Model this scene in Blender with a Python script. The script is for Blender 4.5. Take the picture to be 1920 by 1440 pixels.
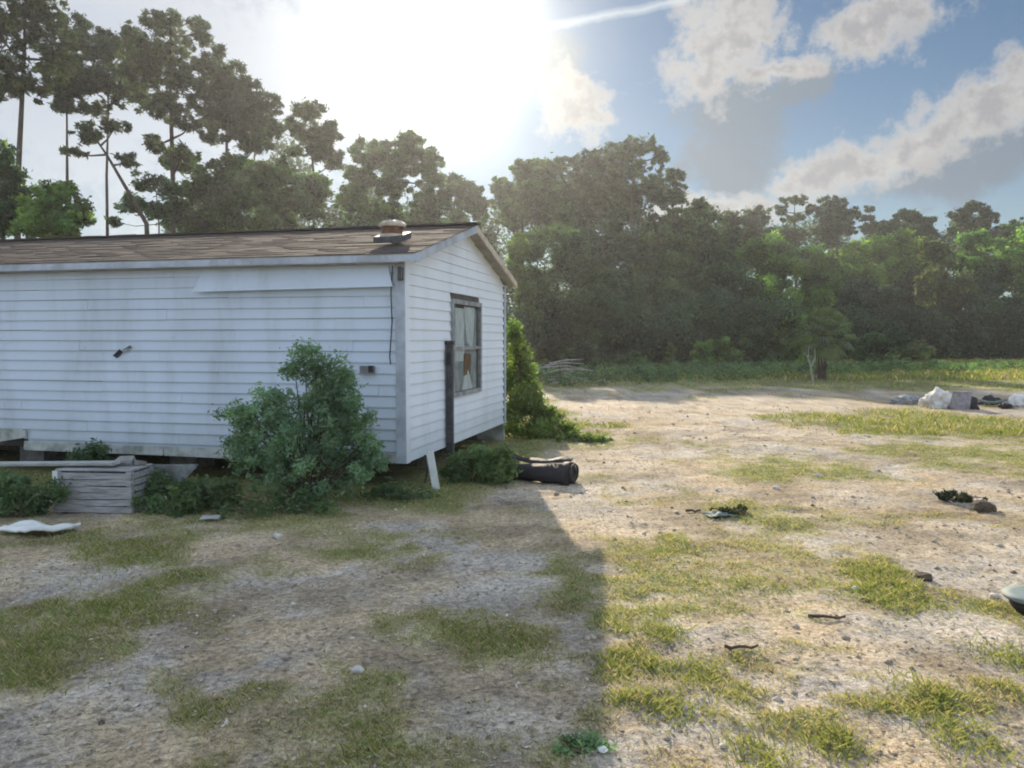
import bpy, math, random
import numpy as np
from mathutils import Vector, Matrix
R = math.radians
rnd = random.Random(7)
rng = np.random.default_rng(7)
for o in list(bpy.data.objects): bpy.data.objects.remove(o)
S = bpy.context.scene
COL = S.collection

# ------------------------------------------------------------------ camera
F = 1500.0; PITCH = R(3.2); CAMZ = 1.7
cd = bpy.data.cameras.new('camera'); cam = bpy.data.objects.new('camera', cd); COL.objects.link(cam)
cam.location = (0, 0, CAMZ); cam.rotation_euler = (R(90) - PITCH, 0, 0)
cd.sensor_width = 36; cd.lens = 36 * F / 1920; cd.clip_end = 5000; cd.clip_start = 0.05
S.camera = cam
S.cycles.pixel_filter_type = 'GAUSSIAN'; S.cycles.filter_width = 2.2

def ray(px, py):
    u = (px - 960) / F; v = (720 - py) / F
    c, s = math.cos(PITCH), math.sin(PITCH)
    return (u, c + v * s, -s + v * c)
def at(px, py, Y):
    r = ray(px, py); k = Y / r[1]
    return Vector((r[0] * k, Y, CAMZ + r[2] * k))
def gp(px, py, z=0.0):
    r = ray(px, py); k = (z - CAMZ) / r[2]
    return Vector((r[0] * k, r[1] * k, z))
def azel(px, py):
    r = Vector(ray(px, py)).normalized()
    return math.degrees(math.atan2(r.x, r.y)), math.degrees(math.asin(r.z))

# ------------------------------------------------------------------ light
SUN_AZ, SUN_EL = -5.2, 20.5
sd = Vector((math.sin(R(SUN_AZ)) * math.cos(R(SUN_EL)), math.cos(R(SUN_AZ)) * math.cos(R(SUN_EL)), math.sin(R(SUN_EL))))
ld = bpy.data.lights.new('sun', 'SUN'); sun = bpy.data.objects.new('sun', ld); COL.objects.link(sun)
ld.energy = 4.2; ld.angle = R(0.53); ld.color = (1.0, 0.86, 0.66)
sun.rotation_euler = sd.to_track_quat('Z', 'Y').to_euler()
S.view_settings.view_transform = 'Standard'; S.view_settings.look = 'None'
S.view_settings.exposure = 1.0; S.view_settings.gamma = 1.0
S.view_settings.use_curve_mapping = False
S.cycles.max_bounces = 6; S.cycles.transparent_max_bounces = 8; S.cycles.volume_bounces = 0
S.cycles.use_denoising = True

# node expression helper
class Ex:
    def __init__(s, nt, sock): s.nt = nt; s.s = sock
    def _m(s, op, b=None, c=None, clamp=False):
        n = s.nt.nodes.new('ShaderNodeMath'); n.operation = op; n.use_clamp = clamp
        for i, v in enumerate((s, b, c)):
            if v is None: continue
            if isinstance(v, Ex): s.nt.links.new(v.s, n.inputs[i])
            else: n.inputs[i].default_value = v
        return Ex(s.nt, n.outputs[0])
    def __add__(s, o): return s._m('ADD', o)
    def __radd__(s, o): return s._m('ADD', o)
    def __sub__(s, o): return s._m('SUBTRACT', o)
    def __rsub__(s, o): return (s * -1.0) + o
    def __mul__(s, o): return s._m('MULTIPLY', o)
    def __rmul__(s, o): return s._m('MULTIPLY', o)
    def __truediv__(s, o): return s._m('DIVIDE', o)
    def max(s, o): return s._m('MAXIMUM', o)
    def min(s, o): return s._m('MINIMUM', o)
    def pow(s, o): return s._m('POWER', o)
    def clamp(s): return s._m('ADD', 0.0, clamp=True)
    def f(s, op, b=None): return s._m(op, b)
    def step(s, a, b):
        n = s.nt.nodes.new('ShaderNodeMapRange'); n.interpolation_type = 'SMOOTHSTEP'
        s.nt.links.new(s.s, n.inputs['Value'])
        n.inputs['From Min'].default_value = a; n.inputs['From Max'].default_value = b
        return Ex(s.nt, n.outputs['Result'])
def mixc(nt, f, a, b, mode='MIX'):
    n = nt.nodes.new('ShaderNodeMix'); n.data_type = 'RGBA'; n.blend_type = mode
    if isinstance(f, Ex): nt.links.new(f.s, n.inputs[0])
    else: n.inputs[0].default_value = f
    for i, v in ((6, a), (7, b)):
        if isinstance(v, (tuple, list)): n.inputs[i].default_value = (*v[:3], 1)
        else: nt.links.new(v, n.inputs[i])
    return n.outputs[2]
def noise(nt, vec, scale, detail=4, rough=0.55, dist=0.0):
    n = nt.nodes.new('ShaderNodeTexNoise'); n.inputs['Scale'].default_value = scale
    n.inputs['Detail'].default_value = detail; n.inputs['Roughness'].default_value = rough; n.inputs['Distortion'].default_value = dist
    if vec is not None: nt.links.new(vec, n.inputs['Vector'])
    return n

# ------------------------------------------------------------------ sky (world)
W = bpy.data.worlds.new('World'); S.world = W; W.use_nodes = True
nt = W.node_tree; nt.nodes.clear()
out = nt.nodes.new('ShaderNodeOutputWorld'); bg = nt.nodes.new('ShaderNodeBackground')
nt.links.new(bg.outputs[0], out.inputs[0]); bg.inputs[1].default_value = 0.05
sk = nt.nodes.new('ShaderNodeTexSky'); sk.sky_type = 'NISHITA'; sk.sun_disc = False
sk.sun_elevation = R(SUN_EL); sk.sun_rotation = R(SUN_AZ); sk.air_density = 1.0; sk.dust_density = 0.0; sk.ozone_density = 1.0
tc = nt.nodes.new('ShaderNodeTexCoord')
sp = nt.nodes.new('ShaderNodeSeparateXYZ'); nt.links.new(tc.outputs['Generated'], sp.inputs[0])
x, y, z = (Ex(nt, sp.outputs[i]) for i in range(3))
az = x.f('ARCTAN2', y) * (180 / math.pi)
el = z.f('ARCSINE') * (180 / math.pi)
def nsep(scale, detail, rough=0.55):
    n = noise(nt, tc.outputs['Generated'], scale, detail, rough)
    s = nt.nodes.new('ShaderNodeSeparateColor'); nt.links.new(n.outputs['Color'], s.inputs[0])
    return [Ex(nt, s.outputs[i]) - 0.5 for i in range(3)]
w1 = nsep(9, 3); w2 = nsep(30, 4, 0.6)
fine = w2[2] + nsep(75, 4, 0.6)[0] * 0.6
U = az + w1[0] * 7.0 + w2[0] * 2.2
V = el + w1[1] * 5.0 + w2[1] * 1.8
def blob(px, py, rx, ry, rot=0.0, soft=1.0):
    a0, e0 = azel(px, py); k = 180 / math.pi / F
    rx, ry = rx * k, ry * k; c, s = math.cos(R(rot)), math.sin(R(rot))
    du = U - a0; dv = V - e0
    p = (du * c + dv * s) / rx; q = (dv * c - du * s) / ry
    return 1.0 - (p * p + q * q).f('SQRT')
bright = [blob(1365, 60, 105, 120), blob(1330, 130, 80, 55), blob(1450, 125, 115, 30, 4), blob(1625, 60, 115, 52, 6),
          blob(1690, 265, 250, 50, 27), blob(1880, 175, 130, 42, 33), blob(1560, 320, 120, 42, 18), blob(1330, 385, 130, 28), blob(1085, 190, 80, 60, -40)]
dark = [blob(1400, 215, 125, 75, 8), blob(1375, 300, 105, 75), blob(1060, 128, 70, 45), blob(1830, 290, 190, 55, 14), blob(1500, 160, 50, 40)]
def mx(l):
    r = l[0]
    for b in l[1:]: r = r.max(b)
    return r
b_d = mx(bright); d_d = mx(dark)
bm = (b_d + fine * 1.6).step(-0.18, 0.60)
dm = (d_d + fine * 0.9).step(-0.18, 0.45)
# broken cloud outside the view, added brighter and bluer to fill the shade
gn = noise(nt, tc.outputs['Generated'], 4.2, 6, 0.58); gnx = Ex(nt, gn.outputs[0])
away = (az.f('ABSOLUTE') - 44.0).step(0, 14).max((el - 34.0).step(0, 10))
gm = (gnx + fine * 0.10).step(0.44, 0.58) * away * el.step(-1, 6)
gcore = (gnx).step(0.60, 0.74)
lin = (az - azel(1140, 30)[0]) * 0.128 + azel(1140, 30)[1]
trail = (1.0 - ((el - lin + w2[1] * 0.5).f('ABSOLUTE') * 2.6)).clamp() * (az - 1.2).step(0, 2.0) * (1.0 - (az - 11.5).step(0, 1.5))
cwhite = (6.6, 6.4, 6.0); cgrey = (2.1, 2.7, 3.4); cpink = (3.9, 3.85, 4.0)
inner = (b_d * 0.7 + fine * 1.8).step(-0.05, 0.80)
ccol = mixc(nt, inner, cwhite, cpink)
sky = mixc(nt, 1.0, sk.outputs[0], (.37, .51, .62), 'MULTIPLY')
horiz = (1.0 - (el / 26.0)).clamp()
sky = mixc(nt, horiz.pow(2.0) * 0.5, sky, (5.2, 5.7, 5.8))
cir = (blob(230, 120, 560, 330) + fine * 0.8).step(-0.15, 0.6); sky = mixc(nt, cir * 0.62, sky, (8.0, 8.2, 8.6))
sky = mixc(nt, dm * 0.95, sky, cgrey)
sky = mixc(nt, bm * 0.9, sky, ccol)
sky = mixc(nt, gm * 0.85, sky, mixc(nt, gcore, (16.5, 19.0, 23.0), (13.0, 15.2, 18.8)))
sky = mixc(nt, trail * 0.55, sky, (7.5, 8.2, 8.4))
# thin high cloud lit from behind by the sun
dt = nt.nodes.new('ShaderNodeVectorMath'); dt.operation = 'DOT_PRODUCT'
nt.links.new(tc.outputs['Generated'], dt.inputs[0]); dt.inputs[1].default_value = sd
th = Ex(nt, dt.outputs['Value']).min(1.0).f('ARCCOSINE') * (180 / math.pi)
veil = (th * -0.24).f('EXPONENT') * 22.0 + (th * th * -0.03).f('EXPONENT') * 10.0
vm = veil * (1.0 + w1[2] * 0.6)
cb = nt.nodes.new('ShaderNodeCombineColor')
for i, k in enumerate((1.0, 0.94, 0.80)): nt.links.new((vm * k).s, cb.inputs[i])
sky = mixc(nt, 1.0, sky, cb.outputs[0], 'ADD')
nt.links.new(sky, bg.inputs[0])
W.cycles.sampling_method = 'MANUAL'; W.cycles.sample_map_resolution = 1024

# ------------------------------------------------------------------ tags and mesh helpers
def tag(o, label=None, cat=None, group=None, kind=None):
    if label: o['label'] = label
    if cat: o['category'] = cat
    if group: o['group'] = group
    if kind: o['kind'] = kind
    return o
def empty(name, loc, rz=0.0, label=None, cat=None, group=None):
    o = bpy.data.objects.new(name, None); COL.objects.link(o); o.location = loc; o.rotation_euler = (0, 0, rz)
    o.empty_display_size = 0.2
    return tag(o, label, cat, group)
def link(name, me, mat, parent=None, smooth=False):
    o = bpy.data.objects.new(name, me); COL.objects.link(o)
    if mat and not me.materials: me.materials.append(mat)
    if parent: o.parent = parent
    if smooth: me.polygons.foreach_set('use_smooth', [True] * len(me.polygons))
    return o
def np_mesh(name, verts, faces, col=None):
    """verts (n,3), faces (m,k) arrays"""
    verts = np.asarray(verts, dtype=np.float32); faces = np.asarray(faces, dtype=np.int32)
    me = bpy.data.meshes.new(name); m, k = faces.shape
    me.vertices.add(len(verts)); me.vertices.foreach_set('co', verts.ravel())
    me.loops.add(m * k); me.loops.foreach_set('vertex_index', faces.ravel())
    me.polygons.add(m); me.polygons.foreach_set('loop_start', np.arange(0, m * k, k, dtype=np.int32))
    me.polygons.foreach_set('loop_total', np.full(m, k, dtype=np.int32))
    if col is not None:
        a = me.color_attributes.new('Col', 'FLOAT_COLOR', 'POINT')
        c = np.ones((len(verts), 4), dtype=np.float32); c[:, :3] = col; a.data.foreach_set('color', c.ravel())
    me.update(calc_edges=True)
    return me
class MB:
    def __init__(s): s.v = []; s.f = []
    def add(s, vs, fs):
        b = len(s.v); s.v += [tuple(v) for v in vs]; s.f += [tuple(i + b for i in f) for f in fs]
    def box(s, c, d, rot=None, jit=0.0):
        hx, hy, hz = d[0] / 2, d[1] / 2, d[2] / 2
        vs = [Vector((sx * hx, sy * hy, sz * hz)) for sz in (-1, 1) for sy in (-1, 1) for sx in (-1, 1)]
        if rot is not None: vs = [rot @ v for v in vs]
        vs = [v + Vector(c) + Vector((rnd.uniform(-jit, jit) for _ in range(3))) for v in vs]
        s.add(vs, [(0, 2, 3, 1), (4, 5, 7, 6), (0, 1, 5, 4), (2, 6, 7, 3), (0, 4, 6, 2), (1, 3, 7, 5)])
        return s
    def prism(s, prof, p0, p1):
        """profile given as 3-D offsets, swept p0 -> p1"""
        n = len(prof); a = [Vector(p0) + Vector(q) for q in prof]; b = [Vector(p1) + Vector(q) for q in prof]
        s.add(a + b, [tuple(range(n))[::-1], tuple(range(n, 2 * n))] + [(i, (i + 1) % n, n + (i + 1) % n, n + i) for i in range(n)])
        return s
    def tube(s, pts, rad, k=6, cap=True):
        rings = []; pts = [Vector(p) for p in pts]
        for i, p in enumerate(pts):
            t = (pts[min(i + 1, len(pts) - 1)] - pts[max(i - 1, 0)]).normalized()
            ax = Vector((1, 0, 0)) if abs(t.x) < 0.8 else Vector((0, 1, 0))
            u = t.cross(ax).normalized(); w = t.cross(u)
            rings.append([p + (u * math.cos(2 * math.pi * j / k) + w * math.sin(2 * math.pi * j / k)) * rad[i] for j in range(k)])
        vs = [v for r in rings for v in r]; fs = []
        for i in range(len(pts) - 1):
            for j in range(k): fs.append((i * k + j, i * k + (j + 1) % k, (i + 1) * k + (j + 1) % k, (i + 1) * k + j))
        if cap: fs += [tuple(range(k))[::-1], tuple((len(pts) - 1) * k + j for j in range(k))]
        s.add(vs, fs); return s
    def mesh(s, name):
        me = bpy.data.meshes.new(name); me.from_pydata(s.v, [], s.f); me.update(); return me
    def build(s, name, mat, parent=None, smooth=False): return link(name, s.mesh(name), mat, parent, smooth)
def bevel(o, w=0.005, seg=1):
    m = o.modifiers.new('bevel', 'BEVEL'); m.width = w; m.segments = seg; m.limit_method = 'ANGLE'; return o

# ------------------------------------------------------------------ materials
def mat(name, col, rough=0.8, var=0.0, scale=5.0, col2=None, bump=0.0, bscale=None, spec=0.3, metal=0.0, coords='Object', stretch=None, detail=5):
    m = bpy.data.materials.new(name); m.use_nodes = True; t = m.node_tree; b = t.nodes['Principled BSDF']
    b.inputs['Roughness'].default_value = rough; b.inputs['Metallic'].default_value = metal
    b.inputs['Specular IOR Level'].default_value = spec; b.inputs['Base Color'].default_value = (*col, 1)
    c = t.nodes.new('ShaderNodeTexCoord'); vec = c.outputs[coords]
    if stretch:
        mp = t.nodes.new('ShaderNodeMapping'); mp.inputs['Scale'].default_value = stretch; t.links.new(vec, mp.inputs[0]); vec = mp.outputs[0]
    if col2 is not None:
        n = noise(t, vec, scale, detail, 0.62)
        f = Ex(t, n.outputs[0]).step(0.36, 0.66)
        t.links.new(mixc(t, f, col, col2), b.inputs['Base Color'])
    if bump:
        n2 = noise(t, vec, bscale or scale * 3, 4, 0.6)
        bp = t.nodes.new('ShaderNodeBump'); bp.inputs['Strength'].default_value = bump; bp.inputs['Distance'].default_value = 0.02
        t.links.new(n2.outputs[0], bp.inputs['Height']); t.links.new(bp.outputs[0], b.inputs['Normal'])
    return m
def leafmat(name, c1, c2, trans=0.45, scale=1.2, rough=0.6):
    m = bpy.data.materials.new(name); m.use_nodes = True; t = m.node_tree; t.nodes.clear()
    o = t.nodes.new('ShaderNodeOutputMaterial'); c = t.nodes.new('ShaderNodeTexCoord')
    n = noise(t, c.outputs['Object'], scale, 3, 0.6); n2 = noise(t, c.outputs['Object'], scale * 14, 2, 0.5)
    f = (Ex(t, n.outputs[0]) * 0.6 + Ex(t, n2.outputs[0]) * 0.4).step(0.38, 0.62)
    col = mixc(t, f, c1, c2)
    at_ = t.nodes.new('ShaderNodeAttribute'); at_.attribute_name = 'Col'; oi = t.nodes.new('ShaderNodeObjectInfo')
    col = mixc(t, 1.0, col, at_.outputs['Color'], 'MULTIPLY')
    col = mixc(t, 1.0, col, mixc(t, Ex(t, oi.outputs['Random']), (.66, .72, .80), (1.32, 1.22, 1.02)), 'MULTIPLY')
    d = t.nodes.new('ShaderNodeBsdfDiffuse'); tr = t.nodes.new('ShaderNodeBsdfTranslucent'); g = t.nodes.new('ShaderNodeBsdfGlossy')
    g.inputs['Roughness'].default_value = 0.45; g.inputs['Color'].default_value = (0.6, 0.6, 0.6, 1)
    t.links.new(col, d.inputs[0])
    t.links.new(mixc(t, 1.0, col, (1.15, 1.5, 0.7), 'MULTIPLY'), tr.inputs[0])
    a = t.nodes.new('ShaderNodeMixShader'); a.inputs[0].default_value = trans
    t.links.new(d.outputs[0], a.inputs[1]); t.links.new(tr.outputs[0], a.inputs[2])
    b = t.nodes.new('ShaderNodeMixShader'); b.inputs[0].default_value = 0.05
    t.links.new(a.outputs[0], b.inputs[1]); t.links.new(g.outputs[0], b.inputs[2]); t.links.new(b.outputs[0], o.inputs[0])
    return m
def attrmat(name, trans=0.35, rough=0.8):
    m = bpy.data.materials.new(name); m.use_nodes = True; t = m.node_tree; t.nodes.clear()
    o = t.nodes.new('ShaderNodeOutputMaterial'); a = t.nodes.new('ShaderNodeAttribute'); a.attribute_name = 'Col'
    d = t.nodes.new('ShaderNodeBsdfDiffuse'); tr = t.nodes.new('ShaderNodeBsdfTranslucent')
    t.links.new(a.outputs['Color'], d.inputs[0]); t.links.new(mixc(t, 1.0, a.outputs['Color'], (1.3, 1.3, 0.8), 'MULTIPLY'), tr.inputs[0])
    s = t.nodes.new('ShaderNodeMixShader'); s.inputs[0].default_value = trans
    t.links.new(d.outputs[0], s.inputs[1]); t.links.new(tr.outputs[0], s.inputs[2]); t.links.new(s.outputs[0], o.inputs[0])
    return m
M = dict(
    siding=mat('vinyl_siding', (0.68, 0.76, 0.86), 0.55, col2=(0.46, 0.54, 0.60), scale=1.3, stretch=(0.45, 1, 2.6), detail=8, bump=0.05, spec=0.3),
    siding_end_lit=mat('vinyl_siding_end_lit', (0.78, 0.84, 0.91), 0.55, col2=(0.66, 0.74, 0.80), scale=1.3, stretch=(1, 0.6, 2.0), bump=0.05, spec=0.3),
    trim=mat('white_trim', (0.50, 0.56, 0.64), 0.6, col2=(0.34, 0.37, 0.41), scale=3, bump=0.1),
    dirty=mat('dirty_trim', (0.50, 0.52, 0.50), 0.7, col2=(0.24, 0.27, 0.23), scale=4, bump=0.3),
    soffit=mat('soffit_board', (0.34, 0.32, 0.28), 0.8, col2=(0.24, 0.22, 0.19), scale=5),
    core=mat('wall_board', (0.12, 0.11, 0.10), 0.9, col2=(0.07, 0.07, 0.07)),
    shingle=mat('asphalt_shingle', (0.105, 0.082, 0.072), 0.95, col2=(0.072, 0.06, 0.056), scale=5, bump=0.6, bscale=80, stretch=(1, 1, 1)),
    steel=mat('rusty_steel', (0.10, 0.075, 0.06), 0.7, col2=(0.05, 0.045, 0.045), scale=8, bump=0.3, metal=0.3),
    block=mat('concrete_block', (0.30, 0.29, 0.27), 0.95, col2=(0.18, 0.18, 0.17), scale=9, bump=0.5),
    darkmetal=mat('dark_metal', (0.05, 0.055, 0.065), 0.5, col2=(0.10, 0.10, 0.10), scale=12, bump=0.2, metal=0.4),
    cream=mat('cream_metal', (0.62, 0.55, 0.44), 0.5, col2=(0.45, 0.36, 0.27), scale=9, bump=0.15),
    rust=mat('rusted_flue', (0.22, 0.11, 0.06), 0.8, col2=(0.10, 0.06, 0.045), scale=12, bump=0.3),
    grey_wood=mat('grey_weathered_wood', (0.44, 0.43, 0.43), 0.9, col2=(0.27, 0.26, 0.26), scale=6, stretch=(1.0, 6, 8), bump=0.4),
    greypaint=mat('grey_sheet', (0.34, 0.37, 0.38), 0.6, col2=(0.18, 0.18, 0.18), scale=5, bump=0.2),
    palewood=mat('pale_board', (0.48, 0.50, 0.48), 0.8, col2=(0.34, 0.35, 0.33), scale=5, stretch=(1, 5, 5), bump=0.3),
    white=mat('white_plastic', (0.84, 0.85, 0.82), 0.6, col2=(0.66, 0.68, 0.64), scale=5, bump=0.3),
    whitecloth=mat('white_cloth', (0.80, 0.77, 0.72), 0.9, col2=(0.55, 0.52, 0.50), scale=4, bump=0.5),
    black=mat('black_plastic', (0.018, 0.018, 0.022), 0.75, col2=(0.035, 0.03, 0.035), scale=9, bump=0.5, spec=0.4),
    teal=mat('pale_teal_plastic', (0.20, 0.25, 0.245), 0.7, col2=(0.16, 0.2, 0.19), scale=7),
    lilac=mat('grey_upholstery', (0.36, 0.33, 0.36), 0.95, col2=(0.22, 0.20, 0.22), scale=8, bump=0.4),
    curtain=mat('pale_curtain', (0.66, 0.68, 0.68), 0.95, col2=(0.42, 0.46, 0.47), scale=6, stretch=(4, 4, 0.6)),
    brown=mat('brown_wood', (0.20, 0.11, 0.06), 0.7, col2=(0.13, 0.07, 0.04), scale=6),
    bark=mat('pine_bark', (0.10, 0.078, 0.062), 0.95, col2=(0.05, 0.04, 0.034), scale=7, stretch=(1, 1, 0.25), bump=0.6),
    palebark=mat('bleached_wood', (0.45, 0.42, 0.37), 0.9, col2=(0.28, 0.26, 0.22), scale=8, bump=0.3),
    stem=mat('shrub_stem', (0.12, 0.09, 0.06), 0.9),
    stone=mat('pale_stone', (0.62, 0.60, 0.54), 0.9, col2=(0.45, 0.42, 0.37), scale=12, bump=0.5),
    clod=mat('dark_soil', (0.07, 0.06, 0.04), 0.95, col2=(0.13, 0.10, 0.07), scale=14, bump=0.6),
    pine=leafmat('pine_needles', (0.040, 0.060, 0.032), (0.12, 0.145, 0.075), 0.35, 0.5),
    pine_far=leafmat('far_pine_needles', (0.040, 0.062, 0.036), (0.11, 0.14, 0.08), 0.35, 0.3),
    oak=leafmat('oak_leaves', (0.040, 0.072, 0.034), (0.12, 0.18, 0.08), 0.45, 0.5),
    lush=leafmat('lush_leaves', (0.10, 0.17, 0.045), (0.27, 0.37, 0.11), 0.55, 0.35),
    lime=leafmat('lime_leaves', (0.10, 0.15, 0.045), (0.19, 0.24, 0.085), 0.5, 0.8),
    olive=leafmat('olive_leaves', (0.13, 0.15, 0.06), (0.20, 0.21, 0.10), 0.45, 0.6),
    shrub=leafmat('shrub_leaves', (0.17, 0.27, 0.16), (0.33, 0.44, 0.27), 0.5, 3.0),
    weed=leafmat('weed_leaves', (0.09, 0.15, 0.08), (0.17, 0.24, 0.11), 0.45, 2.5),
    palm=leafmat('palm_fronds', (0.10, 0.14, 0.06), (0.20, 0.24, 0.11), 0.4, 2.0),
    deep=leafmat('painted_shade_leaves', (0.022, 0.044, 0.028), (0.060, 0.100, 0.056), 0.4, 0.4),  # darker leaves: the shade inside the woods is put into the colour
    clodleaf=leafmat('withered_weed', (0.03, 0.04, 0.022), (0.06, 0.07, 0.035), 0.2, 6.0),
    blades=attrmat('grass_blades'), litter=attrmat('dry_litter', 0.1),
)
g = bpy.data.materials.new('window_glass'); g.use_nodes = True; t = g.node_tree; t.nodes.clear()
o_ = t.nodes.new('ShaderNodeOutputMaterial'); a = t.nodes.new('ShaderNodeBsdfTransparent'); b = t.nodes.new('ShaderNodeBsdfGlossy'); b.inputs['Roughness'].default_value = 0.06; a.inputs[0].default_value = (.97, .99, .99, 1)
m_ = t.nodes.new('ShaderNodeMixShader'); m_.inputs[0].default_value = .07; t.links.new(a.outputs[0], m_.inputs[1]); t.links.new(b.outputs[0], m_.inputs[2]); t.links.new(m_.outputs[0], o_.inputs[0])
M['glass'] = g
def weather(m, clean, dirty, amt):
    t = m.node_tree; b = t.nodes['Principled BSDF']; g_ = t.nodes.new('ShaderNodeNewGeometry'); mp = t.nodes.new('ShaderNodeMapping'); mp.inputs['Scale'].default_value = (2.6, 2.6, .45); t.links.new(g_.outputs['Position'], mp.inputs[0])
    n1 = noise(t, mp.outputs[0], 1.0, 7, .65); n2 = noise(t, g_.outputs['Position'], 7.0, 6, .7); n3 = noise(t, g_.outputs['Position'], .8, 3, .5)
    sp_ = t.nodes.new('ShaderNodeSeparateXYZ'); t.links.new(g_.outputs['Position'], sp_.inputs[0]); z_ = Ex(t, sp_.outputs[2])
    splash = (1.0 - (z_ + Ex(t, n2.outputs[0]) * .5).step(.45, 1.15)) * .55
    f_ = (Ex(t, n1.outputs[0]).step(.45, .75) * amt + (Ex(t, n2.outputs[0]).step(.55, .75)) * .22 + Ex(t, n3.outputs[0]).step(.4, .7) * amt * .5 + splash).clamp()
    t.links.new(mixc(t, f_, clean, dirty), b.inputs['Base Color'])
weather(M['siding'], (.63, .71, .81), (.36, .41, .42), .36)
weather(M['siding_end_lit'], (.80, .86, .93), (.46, .50, .49), .25)  # same siding made paler, the end wall's brighter light put into its colour

# ------------------------------------------------------------------ noise in numpy
def vnoise(x, y, seed=0):
    xi = np.floor(x).astype(np.int64); yi = np.floor(y).astype(np.int64); fx = x - xi; fy = y - yi
    fx = fx * fx * (3 - 2 * fx); fy = fy * fy * (3 - 2 * fy)
    def h(a, b):
        n = (a * 374761393 + b * 668265263 + seed * 1442695041) & 0xffffffff
        n = ((n ^ (n >> 13)) * 1274126177) & 0xffffffff
        return ((n ^ (n >> 16)) & 0xffff) / 65535.0
    return (h(xi, yi) * (1 - fx) + h(xi + 1, yi) * fx) * (1 - fy) + (h(xi, yi + 1) * (1 - fx) + h(xi + 1, yi + 1) * fx) * fy
def fbm(x, y, s, octv=4, seed=0, gain=0.5):
    r = 0; a = 1; t = 0
    for i in range(octv):
        r = r + a * vnoise(x * s + 17.3 * i, y * s - 9.1 * i, seed + i); t += a; a *= gain; s *= 2.03
    return r / t
def sstep(a, b, x):
    t = np.clip((x - a) / (b - a), 0, 1); return t * t * (3 - 2 * t)

# ------------------------------------------------------------------ ground
HX = Vector((math.cos(R(-13.7)), math.sin(R(-13.7)), 0)); HY = Vector((-HX.y, HX.x, 0)); HO = Vector((-1.19, 8.9, 0))
def house_local(x, y):
    dx = x - HO.x; dy = y - HO.y; return dx * HX.x + dy * HX.y, dx * HY.x + dy * HY.y
# patches of green read off the yard (photo position, half width, half height), as ellipses on the ground
def patch(lst):
    r = []
    for px, py, rx, ry, w in lst:
        c = gp(px, py); a = gp(px + rx, py); t = gp(px, py - ry); b_ = gp(px, py + ry)
        r.append((c.x, (t.y + b_.y) / 2, abs(a.x - c.x), abs(t.y - b_.y) / 2, w))
    return r
GREEN = patch([(70, 1210, 150, 85, 1.0), (250, 1030, 130, 42, .9), (290, 1110, 70, 45, .8), (860, 1175, 170, 55, .6), (1085, 1095, 75, 50, .8), (1040, 1140, 70, 25, .5),
    (1240, 1310, 130, 50, 1.0), (1230, 1180, 80, 60, .6), (1640, 1070, 90, 50, .8), (1720, 1140, 120, 55, .9), (1245, 1020, 55, 28, .7), (1750, 800, 260, 45, .8),
    (1450, 880, 200, 28, .5), (1850, 870, 160, 40, .8), (1750, 1340, 190, 45, .9), (1500, 1385, 130, 45, .8), (1110, 1390, 60, 40, 1.0), (1340, 1420, 120, 40, .7),
    (1880, 1290, 90, 60, .8), (1350, 955, 70, 25, .6), (1020, 800, 70, 55, 1.0), (1100, 830, 80, 20, .6), (1700, 960, 60, 12, .4), (430, 1280, 150, 30, .4), (700, 1040, 160, 20, .3), (1880, 1130, 60, 60, .6), (1290, 1090, 90, 40, .3)])
BARE = patch([(1330, 765, 330, 20, 1.0), (1380, 815, 260, 16, 1.0), (1150, 870, 90, 22, .9), (1220, 985, 160, 30, .9), (1770, 1010, 200, 36, 1.0), (1560, 940, 130, 18, .6), (1560, 1225, 230, 30, 1.0),
    (1400, 1310, 110, 38, .9), (1000, 920, 150, 25, .7), (450, 1130, 130, 40, .6), (620, 1200, 120, 35, .5), (1000, 1330, 170, 70, .5), (60, 1075, 130, 30, .7), (1890, 930, 60, 25, .8), (250, 1330, 240, 50, .5), (1850, 1200, 90, 25, .6)])
def field(lst, x, y):
    r = np.zeros_like(x)
    for cx, cy, rx, ry, w in lst:
        q = np.sqrt(((x - cx) / rx) ** 2 + ((y - cy) / ry) ** 2); r = np.maximum(r, w * (1 - sstep(0.45, 1.25, q)))
    return r
def green(x, y):
    wx = x + (fbm(x, y, 1.5, 3, 5) - .5) * 1.1; wy = y + (fbm(x, y, 1.5, 3, 9) - .5) * 1.3
    n = fbm(x, y, 0.9, 5, 11, .6); n2 = fbm(x, y, 5.0, 3, 13)
    g_ = (n - 0.435) * 2.0 + field(GREEN, wx, wy) * 0.85 - field(BARE, wx, wy) * 0.8 + (n2 - .5) * 0.9
    hx, hy = house_local(x, y)
    near = (1 - sstep(0.3, 1.2, np.maximum(np.maximum(-hy, hx), hy - 4.6) + (n - .5) * .8)) * (hx < 2)
    g_ = np.maximum(g_, near * 1.2)
    g_ = np.maximum(g_, sstep(24, 30, y + (n - .5) * 9) * (0.95 - 0.4 * n2))
    return np.clip(g_, 0, 1)
def height(x, y):
    h = (fbm(x, y, 0.35, 3, 21) - .5) * 0.10 + (fbm(x, y, 2.4, 4, 22, .6) - .5) * 0.075 + (fbm(x, y, 9.0, 3, 24, .6) - .5) * 0.036
    k = np.minimum(1, np.maximum(.25, y / 30.0)); h = h * (0.6 + .4 * k)
    return h
def axis(dense0, dense1, step, lo, hi):
    a = list(np.arange(dense0, dense1, step)); s = step; v = a[-1]
    while v < hi: s *= 1.09; v += s; a.append(v)
    s = step; v = a[0]; pre = []
    while v > lo: s *= 1.09; v -= s; pre.append(v)
    return np.array(pre[::-1] + a)
ax_ = axis(-5.5, 7.5, 0.042, -900, 900); ay_ = axis(1.6, 15, 0.042, -250, 1500)
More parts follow.
